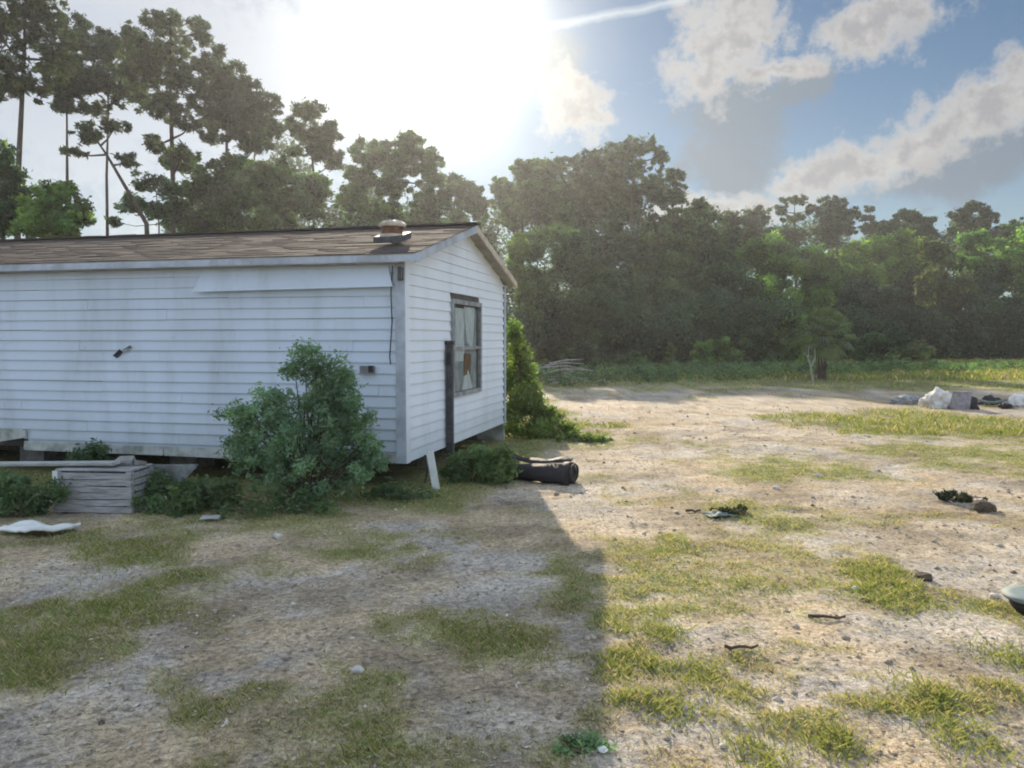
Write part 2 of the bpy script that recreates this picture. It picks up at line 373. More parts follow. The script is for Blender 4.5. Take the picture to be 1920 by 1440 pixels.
gx, gy = np.meshgrid(ax_, ay_); fx, fy = gx.ravel(), gy.ravel()
G = green(fx, fy); Hh = height(fx, fy) + G * 0.012
n3 = fbm(fx, fy, 1.3, 5, 31, .62); n4 = fbm(fx, fy, 11.0, 3, 33, .7); n5 = fbm(fx, fy, 0.25, 3, 35)
dirt = np.array([.44, .35, .24]); sand = np.array([.50, .42, .32]); greyd = np.array([.43, .39, .34]); straw = np.array([.36, .32, .19]); grs = np.array([.19, .21, .075]); far = np.array([.24, .23, .08])
k = sstep(.40, .62, n3)[:, None]; c = greyd * (1 - k) + dirt * k
ba = (field(BARE, fx, fy) * 0.75 * sstep(.3, .55, n3 + n4 * .3))[:, None]; c = c * (1 - ba) + sand * ba
st = (sstep(.02, .38, G + (n4 - .5) * .5) * 0.75)[:, None]; c = c * (1 - st) + straw * st
gr = (sstep(.22, .75, G + (n4 - .5) * .6) * 0.85)[:, None]; c = c * (1 - gr) + grs * gr
ff = (sstep(34, 60, fy) * (.5 + .5 * n5))[:, None]; c = c * (1 - ff) + far * ff
mo = fbm(fx, fy, 2.2, 5, 61, .68); mo2 = fbm(fx, fy, .6, 3, 67)
br_ = (sstep(.50, .72, fbm(fx, fy, 1.7, 5, 71, .6)) * .7)[:, None]; c = c * (1 - br_) + np.array([.27, .215, .15]) * br_
c = c * (0.16 + 0.55 * n4 + .92 * mo + .22 * mo2)[:, None]
nx, ny = len(ax_), len(ay_)
ii = (np.arange(ny - 1)[:, None] * nx + np.arange(nx - 1)[None]).ravel()
me = np_mesh('ground', np.stack([fx, fy, Hh], 1), np.stack([ii, ii + 1, ii + nx + 1, ii + nx], 1), c)
gm_ = bpy.data.materials.new('yard_soil'); gm_.use_nodes = True; t = gm_.node_tree; b = t.nodes['Principled BSDF']
b.inputs['Roughness'].default_value = 0.95; b.inputs['Specular IOR Level'].default_value = 0.1
a = t.nodes.new('ShaderNodeAttribute'); a.attribute_name = 'Col'; tcg = t.nodes.new('ShaderNodeTexCoord')
nA = noise(t, tcg.outputs['Object'], 28, 4, .7); nB = noise(t, tcg.outputs['Object'], 95, 2, .6)
ff_ = (Ex(t, nA.outputs[0]) * 1.1 + Ex(t, nB.outputs[0]) * .5).step(.55, 1.05)
t.links.new(mixc(t, 1.0, a.outputs['Color'], mixc(t, ff_, (.54, .54, .56), (1.42, 1.40, 1.34)), 'MULTIPLY'), b.inputs['Base Color'])
bp = t.nodes.new('ShaderNodeBump'); bp.inputs['Strength'].default_value = .6; bp.inputs['Distance'].default_value = .02
t.links.new((Ex(t, nA.outputs[0]) + Ex(t, nB.outputs[0]) * .4).s, bp.inputs['Height']); t.links.new(bp.outputs[0], b.inputs['Normal'])
ground = tag(link('ground', me, gm_, smooth=True), 'sandy dirt yard with patchy green and dry grass', 'ground', kind='structure')

def zof(x, y): return float(height(np.array([float(x)]), np.array([float(y)]))[0])
def onground(px, py):
    p = gp(px, py); p.z = zof(p.x, p.y); return p

# ------------------------------------------------------------------ grass, litter and stones
def blades(n, xr, yr, hmin, hmax, w, per, thr, spread, straw_f, pers=None):
    """tufts scattered where the yard is green; returns verts, faces, colours"""
    if pers:      # scatter with density falling off with distance
        yy = np.exp(rng.uniform(math.log(yr[0]), math.log(yr[1]), n)); xx = rng.uniform(-pers, pers, n) * (yy + 1.0)
    else: xx = rng.uniform(*xr, n); yy = rng.uniform(*yr, n)
    d = green(xx, yy); keep = rng.random(n) < np.clip((d - thr) * 1.8 + 0.04, 0, 1); xx, yy, d = xx[keep], yy[keep], d[keep]
    hx, hy = house_local(xx, yy); ok = ~((hx < -0.1) & (hy > 0.1) & (hy < 4.4)); xx, yy, d = xx[ok], yy[ok], d[ok]
    n = len(xx); N = n * per
    bx = np.repeat(xx, per) + rng.normal(0, spread, N); by = np.repeat(yy, per) + rng.normal(0, spread, N); dd = np.repeat(d, per)
    bz = height(bx, by) - .004; hh = rng.uniform(hmin, hmax, N) * (0.45 + .75 * dd); th_ = rng.uniform(0, 2 * math.pi, N); lean = rng.uniform(.15, 1.1, N) * hh
    ww = w * rng.uniform(.6, 1.3, N); ca, sa = np.cos(th_), np.sin(th_)
    p0 = np.stack([bx - sa * ww, by + ca * ww, bz], 1); p1 = np.stack([bx + sa * ww, by - ca * ww, bz], 1)
    p2 = np.stack([bx + ca * lean * .35 + sa * ww * .7, by + sa * lean * .35 - ca * ww * .7, bz + hh * .6], 1)
    p3 = np.stack([bx + ca * lean, by + sa * lean, bz + hh], 1)
    V_ = np.stack([p0, p1, p2, p3], 1).reshape(-1, 3); Fc = np.arange(N * 4).reshape(-1, 4)
    gcol = np.array([.17, .22, .055]); g2 = np.array([.30, .33, .11]); s2 = np.array([.50, .42, .25])
    m1 = rng.random(N)[:, None]; cc = gcol * (1 - m1) + g2 * m1
    patchy = np.repeat(fbm(xx, yy, .8, 3, 77), per)
    sm = (rng.random(N) < straw_f * (1.5 - dd) * (0.4 + 1.2 * patchy))[:, None]; cc = np.where(sm, s2 * (.7 + .5 * m1), cc)
    return V_, Fc, np.repeat(cc, 4, 0)
def merge(parts):
    vs, fs, cs = [], [], []; b0 = 0
    for v, f, c_ in parts: vs.append(v); fs.append(f + b0); cs.append(c_); b0 += len(v)
    return np.concatenate(vs), np.concatenate(fs), np.concatenate(cs)
def tufts(lst):
    o_ = []
    for px, py, rx in lst:
        c_ = gp(px, py); N = 520; rr_ = 1.25 * rx * c_.y / F
        bx = rng.normal(c_.x, rr_ * .55, N); by = rng.normal(c_.y, rr_ * .75, N); bz = height(bx, by) - .003; hh = rng.uniform(.01, .05, N); th_ = rng.uniform(0, 6.28, N); ca, sa = np.cos(th_), np.sin(th_); ww = .0022; ln = hh * rng.uniform(.2, 1.4, N)
        P4 = np.stack([np.stack([bx - sa * ww, by + ca * ww, bz], 1), np.stack([bx + sa * ww, by - ca * ww, bz], 1), np.stack([bx + ca * ln * .4 + sa * ww * .7, by + sa * ln * .4 - ca * ww * .7, bz + hh * .65], 1), np.stack([bx + ca * ln, by + sa * ln, bz + hh], 1)], 1).reshape(-1, 3)
        mm = rng.random((N, 1)); cc = np.array([.17, .22, .065]) * (1 - mm) + np.array([.38, .37, .16]) * mm; o_.append((P4, np.arange(N * 4).reshape(-1, 4), np.repeat(cc, 4, 0)))
    return o_
v, f, c = merge(tufts([(1750, 1320, 60), (1430, 1430, 55), (1255, 1330, 50), (1310, 1270, 40), (1560, 1400, 45), (1800, 1390, 60), (1700, 1120, 60), (1640, 1075, 45), (90, 1240, 70), (250, 1050, 60), (900, 1190, 55), (1900, 1240, 50), (1240, 1190, 36)]) + [
                 blades(95000, None, (2.4, 24), .006, .028, .0024, 3, -.40, .03, .9, pers=.75),
                 blades(72000, None, (2.4, 15), .012, .048, .0022, 7, .08, .028, .62, pers=.75),
                 blades(20000, None, (14, 34), .03, .11, .009, 5, .15, .07, .4, pers=.75),
                 blades(16000, None, (33, 95), .08, .28, .04, 5, .1, .25, .35, pers=.75)])
tag(link('grass', np_mesh('grass', v, f, c), M['blades']), 'short patchy green and straw grass over the dirt yard', 'grass', kind='stuff')
# dry litter: flat flakes, twigs
n = 26000; yy = np.exp(rng.uniform(math.log(2.4), math.log(24), n)); xx = rng.uniform(-.75, .75, n) * (yy + 1)
L = rng.uniform(.006, .024, n) * (0.7 + yy * .06); wd = L * rng.uniform(.12, .6, n); th_ = rng.uniform(0, 6.28, n); ca, sa = np.cos(th_), np.sin(th_)
zz = height(xx, yy) + .006 + green(xx, yy) * .01; tl = rng.uniform(-.5, .5, n) * L; t2 = rng.uniform(0, .5, n) * wd
V_ = np.stack([np.stack([xx + ca * L, yy + sa * L, zz + tl.clip(0)], 1), np.stack([xx - sa * wd, yy + ca * wd, zz + t2], 1), np.stack([xx - ca * L, yy - sa * L, zz + (-tl).clip(0)], 1), np.stack([xx + sa * wd, yy - ca * wd, zz], 1)], 1).reshape(-1, 3)
q = rng.random(n)[:, None]; c = np.where(q < .66, np.array([.48, .41, .30]), np.where(q < .88, np.array([.27, .21, .14]), np.array([.62, .58, .50]))) * rng.uniform(.6, 1.15, (n, 1))
tag(link('leaf_litter', np_mesh('leaf_litter', V_, np.arange(n * 4).reshape(-1, 4), np.repeat(c, 4, 0)), M['litter']), 'dry leaves and twigs strewn over the yard', 'leaf litter', kind='stuff')
# gravel and clods: squashed octahedra
n = 8000; yy = np.exp(rng.uniform(math.log(2.4), math.log(20), n)); xx = rng.uniform(-.75, .75, n) * (yy + 1)
keep = rng.random(n) < (0.35 + field(BARE, xx, yy)); xx, yy = xx[keep], yy[keep]; n = len(xx)
rr = rng.exponential(.006, n) + .004; rr = np.minimum(rr, .03) * (0.8 + yy * .05); zz = height(xx, yy)
base = np.array([(1, 0, 0), (0, 1, 0), (-1, 0, 0), (0, -1, 0), (0, 0, .7), (0, 0, -.7)], float)
V_ = base[None] * (rr[:, None, None] * rng.uniform(.6, 1.3, (n, 6, 1))); an = rng.uniform(0, 6.28, n); ca, sa = np.cos(an)[:, None], np.sin(an)[:, None]
V_ = np.stack([V_[..., 0] * ca - V_[..., 1] * sa + xx[:, None], V_[..., 0] * sa + V_[..., 1] * ca + yy[:, None], V_[..., 2] + (zz + rr * .2)[:, None]], -1).reshape(-1, 3)
fb = np.array([(0, 1, 4), (1, 2, 4), (2, 3, 4), (3, 0, 4), (1, 0, 5), (2, 1, 5), (3, 2, 5), (0, 3, 5)])
q = rng.random(n)[:, None]; c = np.where(q < .8, np.array([.42, .36, .29]), np.where(q < .86, np.array([.20, .16, .12]), np.array([.62, .58, .50]))) * rng.uniform(.7, 1.2, (n, 1))
tag(link('gravel', np_mesh('gravel', V_, (np.arange(n)[:, None, None] * 6 + fb[None]).reshape(-1, 3), np.repeat(c, 6, 0)), M['litter']), 'small stones and clods scattered on the bare dirt', 'gravel', kind='stuff')

# ------------------------------------------------------------------ foliage machinery
def leafcloud(cent, rad, n, size, flat=1.0, aspect=.5, droop=0.0, shell=.25):
    """n leaves spread through each puff; cent (m,3), rad (m,)"""
    m = len(cent); idx = rng.choice(m, n, p=(rad ** 1.6 / np.sum(rad ** 1.6)))
    d = rng.normal(size=(n, 3)); d /= np.linalg.norm(d, axis=1)[:, None]
    r = (shell + (1 - shell) * rng.random(n) ** .8) * rad[idx] * 1.0 + np.zeros(n)
    r = np.where(rng.random(n) < .42, r + rng.exponential(.22, n).clip(.02, .8) * np.minimum(rad[idx], .9), r)
    pos = cent[idx] + d * r[:, None] * np.array([1, 1, flat]); pos[:, 2] -= droop * r
    u = rng.normal(size=(n, 3)); u[:, 2] *= .7; u /= np.linalg.norm(u, axis=1)[:, None]
    w = np.cross(u, rng.normal(size=(n, 3))); w /= np.linalg.norm(w, axis=1)[:, None]
    s = size * rng.uniform(.6, 1.35, n)[:, None]
    V_ = np.stack([pos - u * s, pos + w * s * aspect, pos + u * s, pos - w * s * aspect], 1).reshape(-1, 3)
    tn = rng.uniform(.45, 1.6, m)[idx] * rng.uniform(.8, 1.2, n); hue = rng.uniform(-.12, .12, m)[idx]
    tc_ = np.stack([tn * (1 + hue), tn, tn * (1 - hue)], 1)
    return V_, np.arange(n * 4).reshape(-1, 4), np.repeat(tc_, 4, 0)
def puffs(c, r, count, pr, seedflat=.6):
    """small puffs spread towards the outside of an ellipsoid"""
    d = rng.normal(size=(count, 3)); d /= np.linalg.norm(d, axis=1)[:, None]
    k = rng.uniform(.10, 1.25, count) ** .5
    return np.array(c)[None] + d * k[:, None] * np.array(r)[None], pr * rng.uniform(.55, 1.35, count)
def tree(name, label, cat, Y, trunk, blobs, leafm, n_leaf=9000, leaf=.13, trad=.14, puff=.55, npuff=26, dense=1.9, group=None, barkm='bark', flat=.65, limbs=True, dz=.8, aspect=.5, shell=.2, droop=.0):
    """trunk: photo points base..top; blobs: photo ellipses; all set at ground distance Y with real depth"""
    base = at(trunk[0][0], 636, Y); base.z = 0; flat = max(flat, .8); n_leaf = int(n_leaf * dense * .95); npuff = int(npuff * 5); puff *= .46; leaf *= 1.0
    if name in ('pine_tree', 'leaning_tree'): aspect = .26; leaf *= 1.25; n_leaf = int(n_leaf * .8)
    elif name == 'broadleaf_tree': puff *= 2.0; npuff = int(npuff * .30); shell = .55; n_leaf = int(n_leaf * .8)
    else: puff *= 1.35; npuff = int(npuff * .6); shell = .4
    group = group or {'pine_tree': 'pines of the tree line', 'oak_tree': 'oaks of the tree line', 'broadleaf_tree': 'leafy trees edging the woods'}.get(name)
    root = empty(name, base, 0, label, cat, group)
    tp = [Vector((base.x, Y, -.15))] + [at(px, py, Y + rnd.uniform(-.3, .3)) for px, py in trunk[1:]]
    k_ = Y / F; C_, R_ = [], []; area = sum(b_[2] * b_[3] for b_ in blobs); lb = []
    for px, py, rx, ry in blobs:
        c0 = at(px, py, Y + rnd.uniform(-.5, .5) * rx * k_ * dz)
        cnt = max(3, int(npuff * rx * ry / area * (1 + len(blobs) * .0)))
        cc, rr_ = puffs(c0, (rx * k_ * .82, rx * k_ * dz, ry * k_ * .82), cnt, puff)
        C_.append(cc); R_.append(rr_); lb.append((c0, cc))
    C_ = np.concatenate(C_); R_ = np.concatenate(R_)
    org = np.array(base)[None]
    v, f, tc_ = leafcloud(C_ - org, R_, n_leaf, leaf, flat, aspect, droop, shell)
    bc = np.array([list(at(px, py, Y)) for px, py, _, _ in blobs]) - org; br = np.array([(rx * ry) ** .5 * k_ * .62 for _, _, rx, ry in blobs])
    v2, f2, t2_ = leafcloud(bc, br, int(n_leaf * .18), leaf, flat * 1.1, aspect, 0, .0); v = np.concatenate([v, v2]); f = np.concatenate([f, f2 + len(v) - len(v2)]); tc_ = np.concatenate([tc_, t2_])
    zmin = -base.z + .05; v[:, 2] = np.maximum(v[:, 2], zmin)
    link('crown', np_mesh('crown', v, f, tc_), M[leafm], root)
    mb = MB(); mid = []
    for i in range(len(tp) - 1):
        for j in range(3):
            p = tp[i].lerp(tp[i + 1], j / 3); mid.append(p)
    mid.append(tp[-1]); nn = len(mid); rad_ = [trad * (1 - .8 * i / (nn - 1)) for i in range(nn)]; rad_[0] *= 1.35
    mb.tube([p - base for p in mid], rad_, 8)
    if limbs:
        for c0, cc in lb:
            a0 = min(mid[nn // 3:], key=lambda p: (p - c0).length + max(0, p.z - c0.z) * 2); a0 = a0 - Vector((0, 0, .0))
            e = Vector(c0); m1 = a0.lerp(e, .5) + Vector((0, 0, -.08 * (e - a0).length))
            mb.tube([a0 - base, m1 - base, e - base], [trad * .42, trad * .28, trad * .14], 5)
            for q in cc[::3]:
                s0 = m1.lerp(e, rnd.uniform(.2, 1)); qv = Vector(q)
                mb.tube([s0 - base, s0.lerp(qv, .55) + Vector((0, 0, .1)) - base, qv - base], [trad * .14, trad * .09, trad * .04], 4, False)
    link('trunk', mb.mesh('trunk'), M[barkm], root)
    return root

# ------------------------------------------------------------------ house
house = empty('mobile_home', HO, R(-13.7), 'long low white mobile home with horizontal siding and a brown shingle roof', 'mobile home')
LEN, WID, Z0, Z1, ZR = 14.0, 4.53, .31, 2.61, 3.20
HX0 = -5.16; HZ0 = .50
def part(mb, name, m, label=None, smooth=False, parent=None, kind=None):
    o = mb.build(name, M[m] if isinstance(m, str) else m, parent or house, smooth); tag(o, label, kind=kind); return o
w = MB(); w.box((-(LEN + 5.16) / 2 + .0, .06, (HZ0 + Z1) / 2), (LEN - 5.16, .08, Z1 - HZ0)); w.box((-5.16 / 2 - .02, .06, (Z0 + Z1) / 2), (5.16 - .06, .08, Z1 - Z0))
w.box((-.06, WID / 2, (Z0 + Z1) / 2), (.08, WID - .2, Z1 - Z0)); w.box((-LEN / 2, WID - .06, (Z0 + Z1) / 2), (LEN, .08, Z1 - Z0)); w.box((-LEN + .06, WID / 2, (Z0 + Z1) / 2), (.08, WID - .3, Z1 - Z0))
SL = (ZR - Z1) / (WID / 2)
for xx in (-.06,):   # gable board
    w.add([(xx - .04, .05, Z1), (xx + .04, .05, Z1), (xx - .04, WID - .05, Z1), (xx + .04, WID - .05, Z1), (xx - .04, WID / 2, ZR - .02), (xx + .04, WID / 2, ZR - .02)],
          [(1, 3, 5), (0, 4, 2), (0, 1, 5, 4), (3, 2, 4, 5), (0, 2, 3, 1)])
# the window hole is closed by the window's own dark box, standing proud
part(w, 'wall', 'core')
part(MB().box((-LEN / 2, WID / 2, Z0 + .06), (LEN - .3, WID - .3, .1)), 'floor', 'core')
for yy_ in (.95, 3.55): part(MB().box((-LEN / 2, yy_, Z0 - .09), (LEN - .4, .09, .18)), 'chassis_beam', 'steel')
for xx in (-1.2, -3.4, -5.8, -8.2):
    for yy_ in (.95, 3.55):
        p = Matrix.Rotation(R(-13.7), 3, 'Z') @ Vector((xx, yy_, 0)) + HO
        part(MB().box((xx, yy_, .055), (.4, .4, .32)), 'pier', 'block')
for k_ in range(12): part(MB().box((-.6 - k_ * 1.17, WID + .03, .13), (1.15, .02, .38), jit=.006), 'light_block_panel', 'dirty')  # unseen rear panels, added to stop light leaking in under the floor

cache = {}
def long_plank(x0, x1, i, dz=0.0, rot=0.0):
    L = round(x1 - x0 - .004, 3)
    if L not in cache:
        m_ = MB(); m_.add([(0, .019, 0), (0, -.004, 0), (0, -.004, .012), (0, .012, .1235), (0, .019, .1235), (L, .019, 0), (L, -.004, 0), (L, -.004, .012), (L, .012, .1235), (L, .019, .1235)],
                          [(0, 4, 3, 2, 1), (5, 6, 7, 8, 9), (1, 2, 7, 6), (2, 3, 8, 7), (3, 4, 9, 8), (0, 1, 6, 5), (4, 0, 5, 9)])
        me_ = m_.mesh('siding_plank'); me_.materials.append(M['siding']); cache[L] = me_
    o = link('siding_plank', cache[L], None, house); o.location = (x0 + .002, rnd.uniform(-.0015, .001), Z0 + .002 + .125 * i + dz + rnd.uniform(-.001, .001)); o.rotation_euler = (rnd.uniform(-.012, .004), rot, rnd.uniform(-.0006, .0006)); return o
for i in range(18):
    off = (-1.3, -2.9, -.4, -2.1)[i % 4] + rnd.uniform(-.3, .3)
    cuts = [-.10]; c_ = off - .10
    while c_ > -LEN: cuts.append(c_); c_ -= 3.66
    cuts.append(-LEN)
    for a1, a0 in zip(cuts[:-1], cuts[1:]):
        if a1 - a0 < .12: continue
        if i < 2:
            if a1 <= HX0: continue
            a0 = max(a0, HX0 + (.0 if i else .05))
            if a1 - a0 < .12: continue
        bent = (a0 < -4.9 and i in (3, 5, 6))
        long_plank(a0, a1, i, 0, rnd.uniform(-.0025, .0025) if bent else rnd.uniform(-.0012, .0012))
def end_plank(b0, b1, t0, t1, i, h=.1235):
    z = Z0 + .002 + .125 * i; m_ = MB()
    m_.add([(-.019, b0, z), (.004, b0, z), (.004, b0, z + .012), (-.012, t0, z + h), (-.019, t0, z + h), (-.019, b1, z), (.004, b1, z), (.004, b1, z + .012), (-.012, t1, z + h), (-.019, t1, z + h)],
           [(0, 1, 2, 3, 4), (9, 8, 7, 6, 5), (6, 7, 2, 1), (7, 8, 3, 2), (8, 9, 4, 3), (5, 6, 1, 0), (9, 5, 0, 4)])
    return m_.build('siding_plank', M['siding_end_lit'], house)
WY0, WY1, WZ0, WZ1 = 1.64, 3.02, .93, 2.23
for i in range(23):
    z = Z0 + .125 * i; zt = z + .1235
    lo, hi = .10, WID - .07
    if zt > Z1 - .01:
        lo_b = max(lo, (z - Z1) / SL + .03); lo_t = max(lo, (zt - Z1) / SL + .03)
        if lo_t > WID / 2 - .03: lo_t = WID / 2 - .01
        if lo_b > WID / 2 - .05: break
        end_plank(lo_b, WID - lo_b if lo_b > lo else hi, lo_t, WID - lo_t if lo_t > lo else hi, i); continue
    if zt > WZ0 + .02 and z < WZ1 - .02:
        end_plank(lo, WY0, lo, WY0, i); end_plank(WY1, hi, WY1, hi, i)
    else:
        end_plank(lo, hi, lo, hi, i)
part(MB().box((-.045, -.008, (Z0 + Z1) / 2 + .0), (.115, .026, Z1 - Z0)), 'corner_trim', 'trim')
part(MB().box((.008, .040, (Z0 + Z1) / 2 - .004), (.026, .118, Z1 - Z0 - .008)), 'corner_trim', 'siding_end_lit')
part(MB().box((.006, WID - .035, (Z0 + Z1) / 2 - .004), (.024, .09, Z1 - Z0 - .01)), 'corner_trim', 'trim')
# lowest dirty band along the long wall
for a1, a0 in ((-.1, -1.9), (-1.91, -3.1), (-3.12, -5.15)):
    o = part(MB().box(((a0 + a1) / 2, -.012, Z0 + .045 + rnd.uniform(-.01, .01)), (a1 - a0, .012, .11), jit=.006), 'skirt_strip', 'dirty', 'stained strip along the foot of the wall')
part(MB().box((-8.5, -.01, HZ0 - .0 + .03), (6.65, .014, .07), jit=.004), 'skirt_strip', 'dirty')
# loose flat strip near the eave
t_ = MB(); t_.add([(-2.50, -.004, Z1 - .06), (-.2, -.004, Z1 - .06), (-.11, -.085, Z1 - .33), (-2.62, -.085, Z1 - .355), (-2.50, .016, Z1 - .06), (-.2, .016, Z1 - .06), (-.11, -.077, Z1 - .33), (-2.62, -.077, Z1 - .355)],
                  [(0, 3, 2, 1), (4, 5, 6, 7), (0, 1, 5, 4), (3, 7, 6, 2), (0, 4, 7, 3), (1, 2, 6, 5)])
part(t_, 'trim_panel', 'siding', 'smooth flat strip hanging loose below the eave')
# roof
def slab(y0, y1, zt, th, x0, x1, name, m_, flip=False, lift=0.0):
    f_ = lambda y: Z1 + (SL * y if not flip else SL * (WID - y)) + lift
    q = [(0, y0, f_(y0)), (0, y1, f_(y1)), (0, y1, f_(y1) + th), (0, y0, f_(y0) + th)]
    return part(MB().prism(q, (x0, 0, 0), (x1, 0, 0)), name, m_)
OV = .17
slab(-.14, WID / 2 - .002, 0, .06, -LEN - .2, OV, 'roof_slope', 'soffit'); slab(WID / 2 + .002, WID + .09, 0, .06, -LEN - .2, OV, 'roof_slope', 'soffit', True)
for flip in (False, True):
    sh = MB(); s_ = 0; Ls = (WID / 2 + .15) / math.cos(math.atan(SL)); row = 0
    while s_ < Ls - .02:
        yb = -.15 + s_ * math.cos(math.atan(SL)); x_ = -LEN - .22 - (row % 2) * .15
        while x_ < OV + .02:
            x1_ = min(x_ + .3, OV + .025); x0_ = max(x_ + .006, -LEN - .22)
            if x1_ - x0_ > .05:
                j = rnd.uniform(.004, .014) + 0; y1_ = min(yb + .15, WID / 2 + .005)
                z_ = lambda y: Z1 + SL * y + .061
                yy_ = lambda y: (WID - y) if flip else y
                vs = [(x0_, yy_(yb), z_(yb)), (x1_, yy_(yb), z_(yb)), (x1_, yy_(yb), z_(yb) + j), (x0_, yy_(yb), z_(yb) + j), (x1_, yy_(y1_), z_(y1_) + .002), (x0_, yy_(y1_), z_(y1_) + .002)]
                fs = [(0, 1, 2, 3), (3, 2, 4, 5), (1, 4, 2), (0, 3, 5)]
                sh.add(vs, [f__[::-1] for f__ in fs] if flip else fs)
            x_ += .3
        s_ += .135; row += 1
    part(sh, 'shingles', 'shingle', kind='stuff')
cap_ = MB()
for i in range(48): cap_.box((-LEN - .05 + i * .3, WID / 2, ZR + .078 + (i % 2) * .004), (.32, .16, .02), jit=.004)
part(cap_, 'ridge_cap', 'shingle')
part(MB().box((-LEN / 2 + .02, -.152, Z1 - .03), (LEN + .45, .018, .075)), 'fascia', 'trim')
part(MB().box((-LEN / 2, -.07, Z1 - .075), (LEN, .145, .012)), 'soffit', 'soffit')
for flip in (False, True):
    f_ = lambda y: Z1 + (SL * (WID - y) if flip else SL * y)
    ya, yb = (WID + .09, WID / 2) if flip else (-.15, WID / 2)
    q = [(0, ya, f_(ya) - .04), (0, yb, f_(yb) - .04), (0, yb, f_(yb) + .055), (0, ya, f_(ya) + .055)]
    part(MB().prism(q, (OV + .002, 0, 0), (OV + .02, 0, 0)), 'rake_board', 'cream' if flip else 'trim')
# roof vent
vb = part(MB().prism([(-.17, -.17, 0), (.17, -.17, 0), (.17, .17, .09), (-.17, .17, .09)], (-.36, .55, 2.815), (-.36, .55, 2.89)), 'roof_vent', 'darkmetal', 'squat roof vent with a cream cap and rusty neck')
def ring(c, r0, r1, h, k=14): return MB().tube([(c[0], c[1], c[2]), (c[0], c[1], c[2] + h)], [r0, r1], k)
part(ring((-.36, .55, 2.88), .165, .15, .05), 'flashing', 'cream', parent=vb); part(ring((-.36, .55, 2.93), .125, .125, .09), 'neck', 'rust', parent=vb)
part(MB().tube([(-.36, .55, 3.02), (-.36, .55, 3.05), (-.36, .55, 3.085), (-.36, .55, 3.10)], [.16, .165, .12, .03], 14), 'cap', 'cream', parent=vb)
part(ring((-.36, .55, 3.10), .02, .015, .06, 8), 'pin', 'darkmetal', parent=vb)
# window in the end wall
wf = MB(); wc_y, wc_z = (WY0 + WY1) / 2, (WZ0 + WZ1) / 2; ww_, wh_ = WY1 - WY0, WZ1 - WZ0
for yy_, zz_, dy, dz_ in ((WY0 + .03, wc_z, .06, wh_), (WY1 - .03, wc_z, .06, wh_), (wc_y, WZ0 + .03, ww_ - .121, .06), (wc_y, WZ1 - .03, ww_ - .121, .06)): wf.box((.008, yy_, zz_), (.05, dy, dz_))
win = part(wf, 'window', 'greypaint', 'grey framed window of the end wall')
part(MB().box((-.013, wc_y, wc_z), (.006, ww_ - .1, wh_ - .1)), 'recess', 'core', parent=win)
part(MB().box((-.004, wc_y - .05, wc_z - .02), (.003, 1.1, 1.12), jit=.001), 'blind', 'greypaint', parent=win)
part(MB().box((-.000, wc_y - .30, wc_z + .18), (.004, .40, .72), jit=.0), 'curtain', 'curtain', parent=win)
t_ = MB(); t_.add([(-.003, wc_y - .1, WZ1 - .08), (-.003, wc_y + .42, WZ1 - .08), (-.003, wc_y + .30, wc_z - .05), (-.003, wc_y + .02, wc_z + .1), (.003, wc_y - .1, WZ1 - .08), (.003, wc_y + .42, WZ1 - .08), (.003, wc_y + .30, wc_z - .05), (.003, wc_y + .02, wc_z + .1)],
                  [(4, 5, 6, 7), (3, 2, 1, 0), (0, 1, 5, 4), (1, 2, 6, 5), (2, 3, 7, 6), (3, 0, 4, 7)])
part(t_, 'curtain', 'curtain', parent=win)
part(MB().box((-.002, wc_y + .05, wc_z - .23), (.008, .34, .30), jit=.01), 'backing_board', 'brown', 'brown board behind the lower pane', parent=win)
t_ = MB(); t_.add([(-.003, wc_y - .2, WZ0 + .07), (-.003, wc_y + .3, WZ0 + .07), (-.003, wc_y + .1, WZ0 + .33), (-.003, wc_y - .05, WZ0 + .36), (.003, wc_y - .2, WZ0 + .07), (.003, wc_y + .3, WZ0 + .07), (.003, wc_y + .1, WZ0 + .33), (.003, wc_y - .05, WZ0 + .36)],
                  [(4, 5, 6, 7), (3, 2, 1, 0), (0, 1, 5, 4), (1, 2, 6, 5), (2, 3, 7, 6), (3, 0, 4, 7)])
part(t_, 'curtain', 'curtain', parent=win)
part(MB().box((.014, wc_y, wc_z), (.028, ww_ - .12, .045)), 'sash_rail', 'greypaint', parent=win)
for zz_ in (wc_z + .31, wc_z - .31): part(MB().box((.010, wc_y, zz_), (.004, ww_ - .13, .56)), 'pane', 'glass', parent=win)
# small fittings on the walls
part(MB().box((-.44, -.025, 1.36), (.17, .05, .085)), 'wall_vent', 'greypaint', 'small grey vent with a dark mouth').name
part(MB().box((-.385, -.055, 1.37), (.055, .02, .07)), 'vent_mouth', 'black')
part(MB().box((-.03, -.05, 2.42), (.05, .07, .15), jit=.006), 'lamp_bracket', 'darkmetal')
part(MB().tube([(-.13, -.02, Z1 - .1), (-.15, -.028, 2.2), (-.14, -.024, 1.9), (-.17, -.028, 1.5), (-.16, -.03, 1.42)], [.007] * 5, 6), 'cable', 'black')
t_ = MB(); t_.add([(-3.80, -.012, 1.50), (-3.70, -.012, 1.58), (-3.66, -.012, 1.54), (-3.74, -.014, 1.47), (-3.80, -.004, 1.50), (-3.70, -.004, 1.58), (-3.66, -.004, 1.54), (-3.74, -.004, 1.47)], [(0, 3, 2, 1), (0, 1, 5, 4), (1, 2, 6, 5), (2, 3, 7, 6), (3, 0, 4, 7)])
part(t_, 'hole', 'black', 'small dark hole punched in the siding')
t_ = MB(); t_.add([(-3.66, -.012, 1.57), (-3.52, -.05, 1.63), (-3.50, -.03, 1.60), (-3.64, -.010, 1.53)], [(0, 3, 2, 1)]); part(t_, 'torn_flap', 'greypaint')
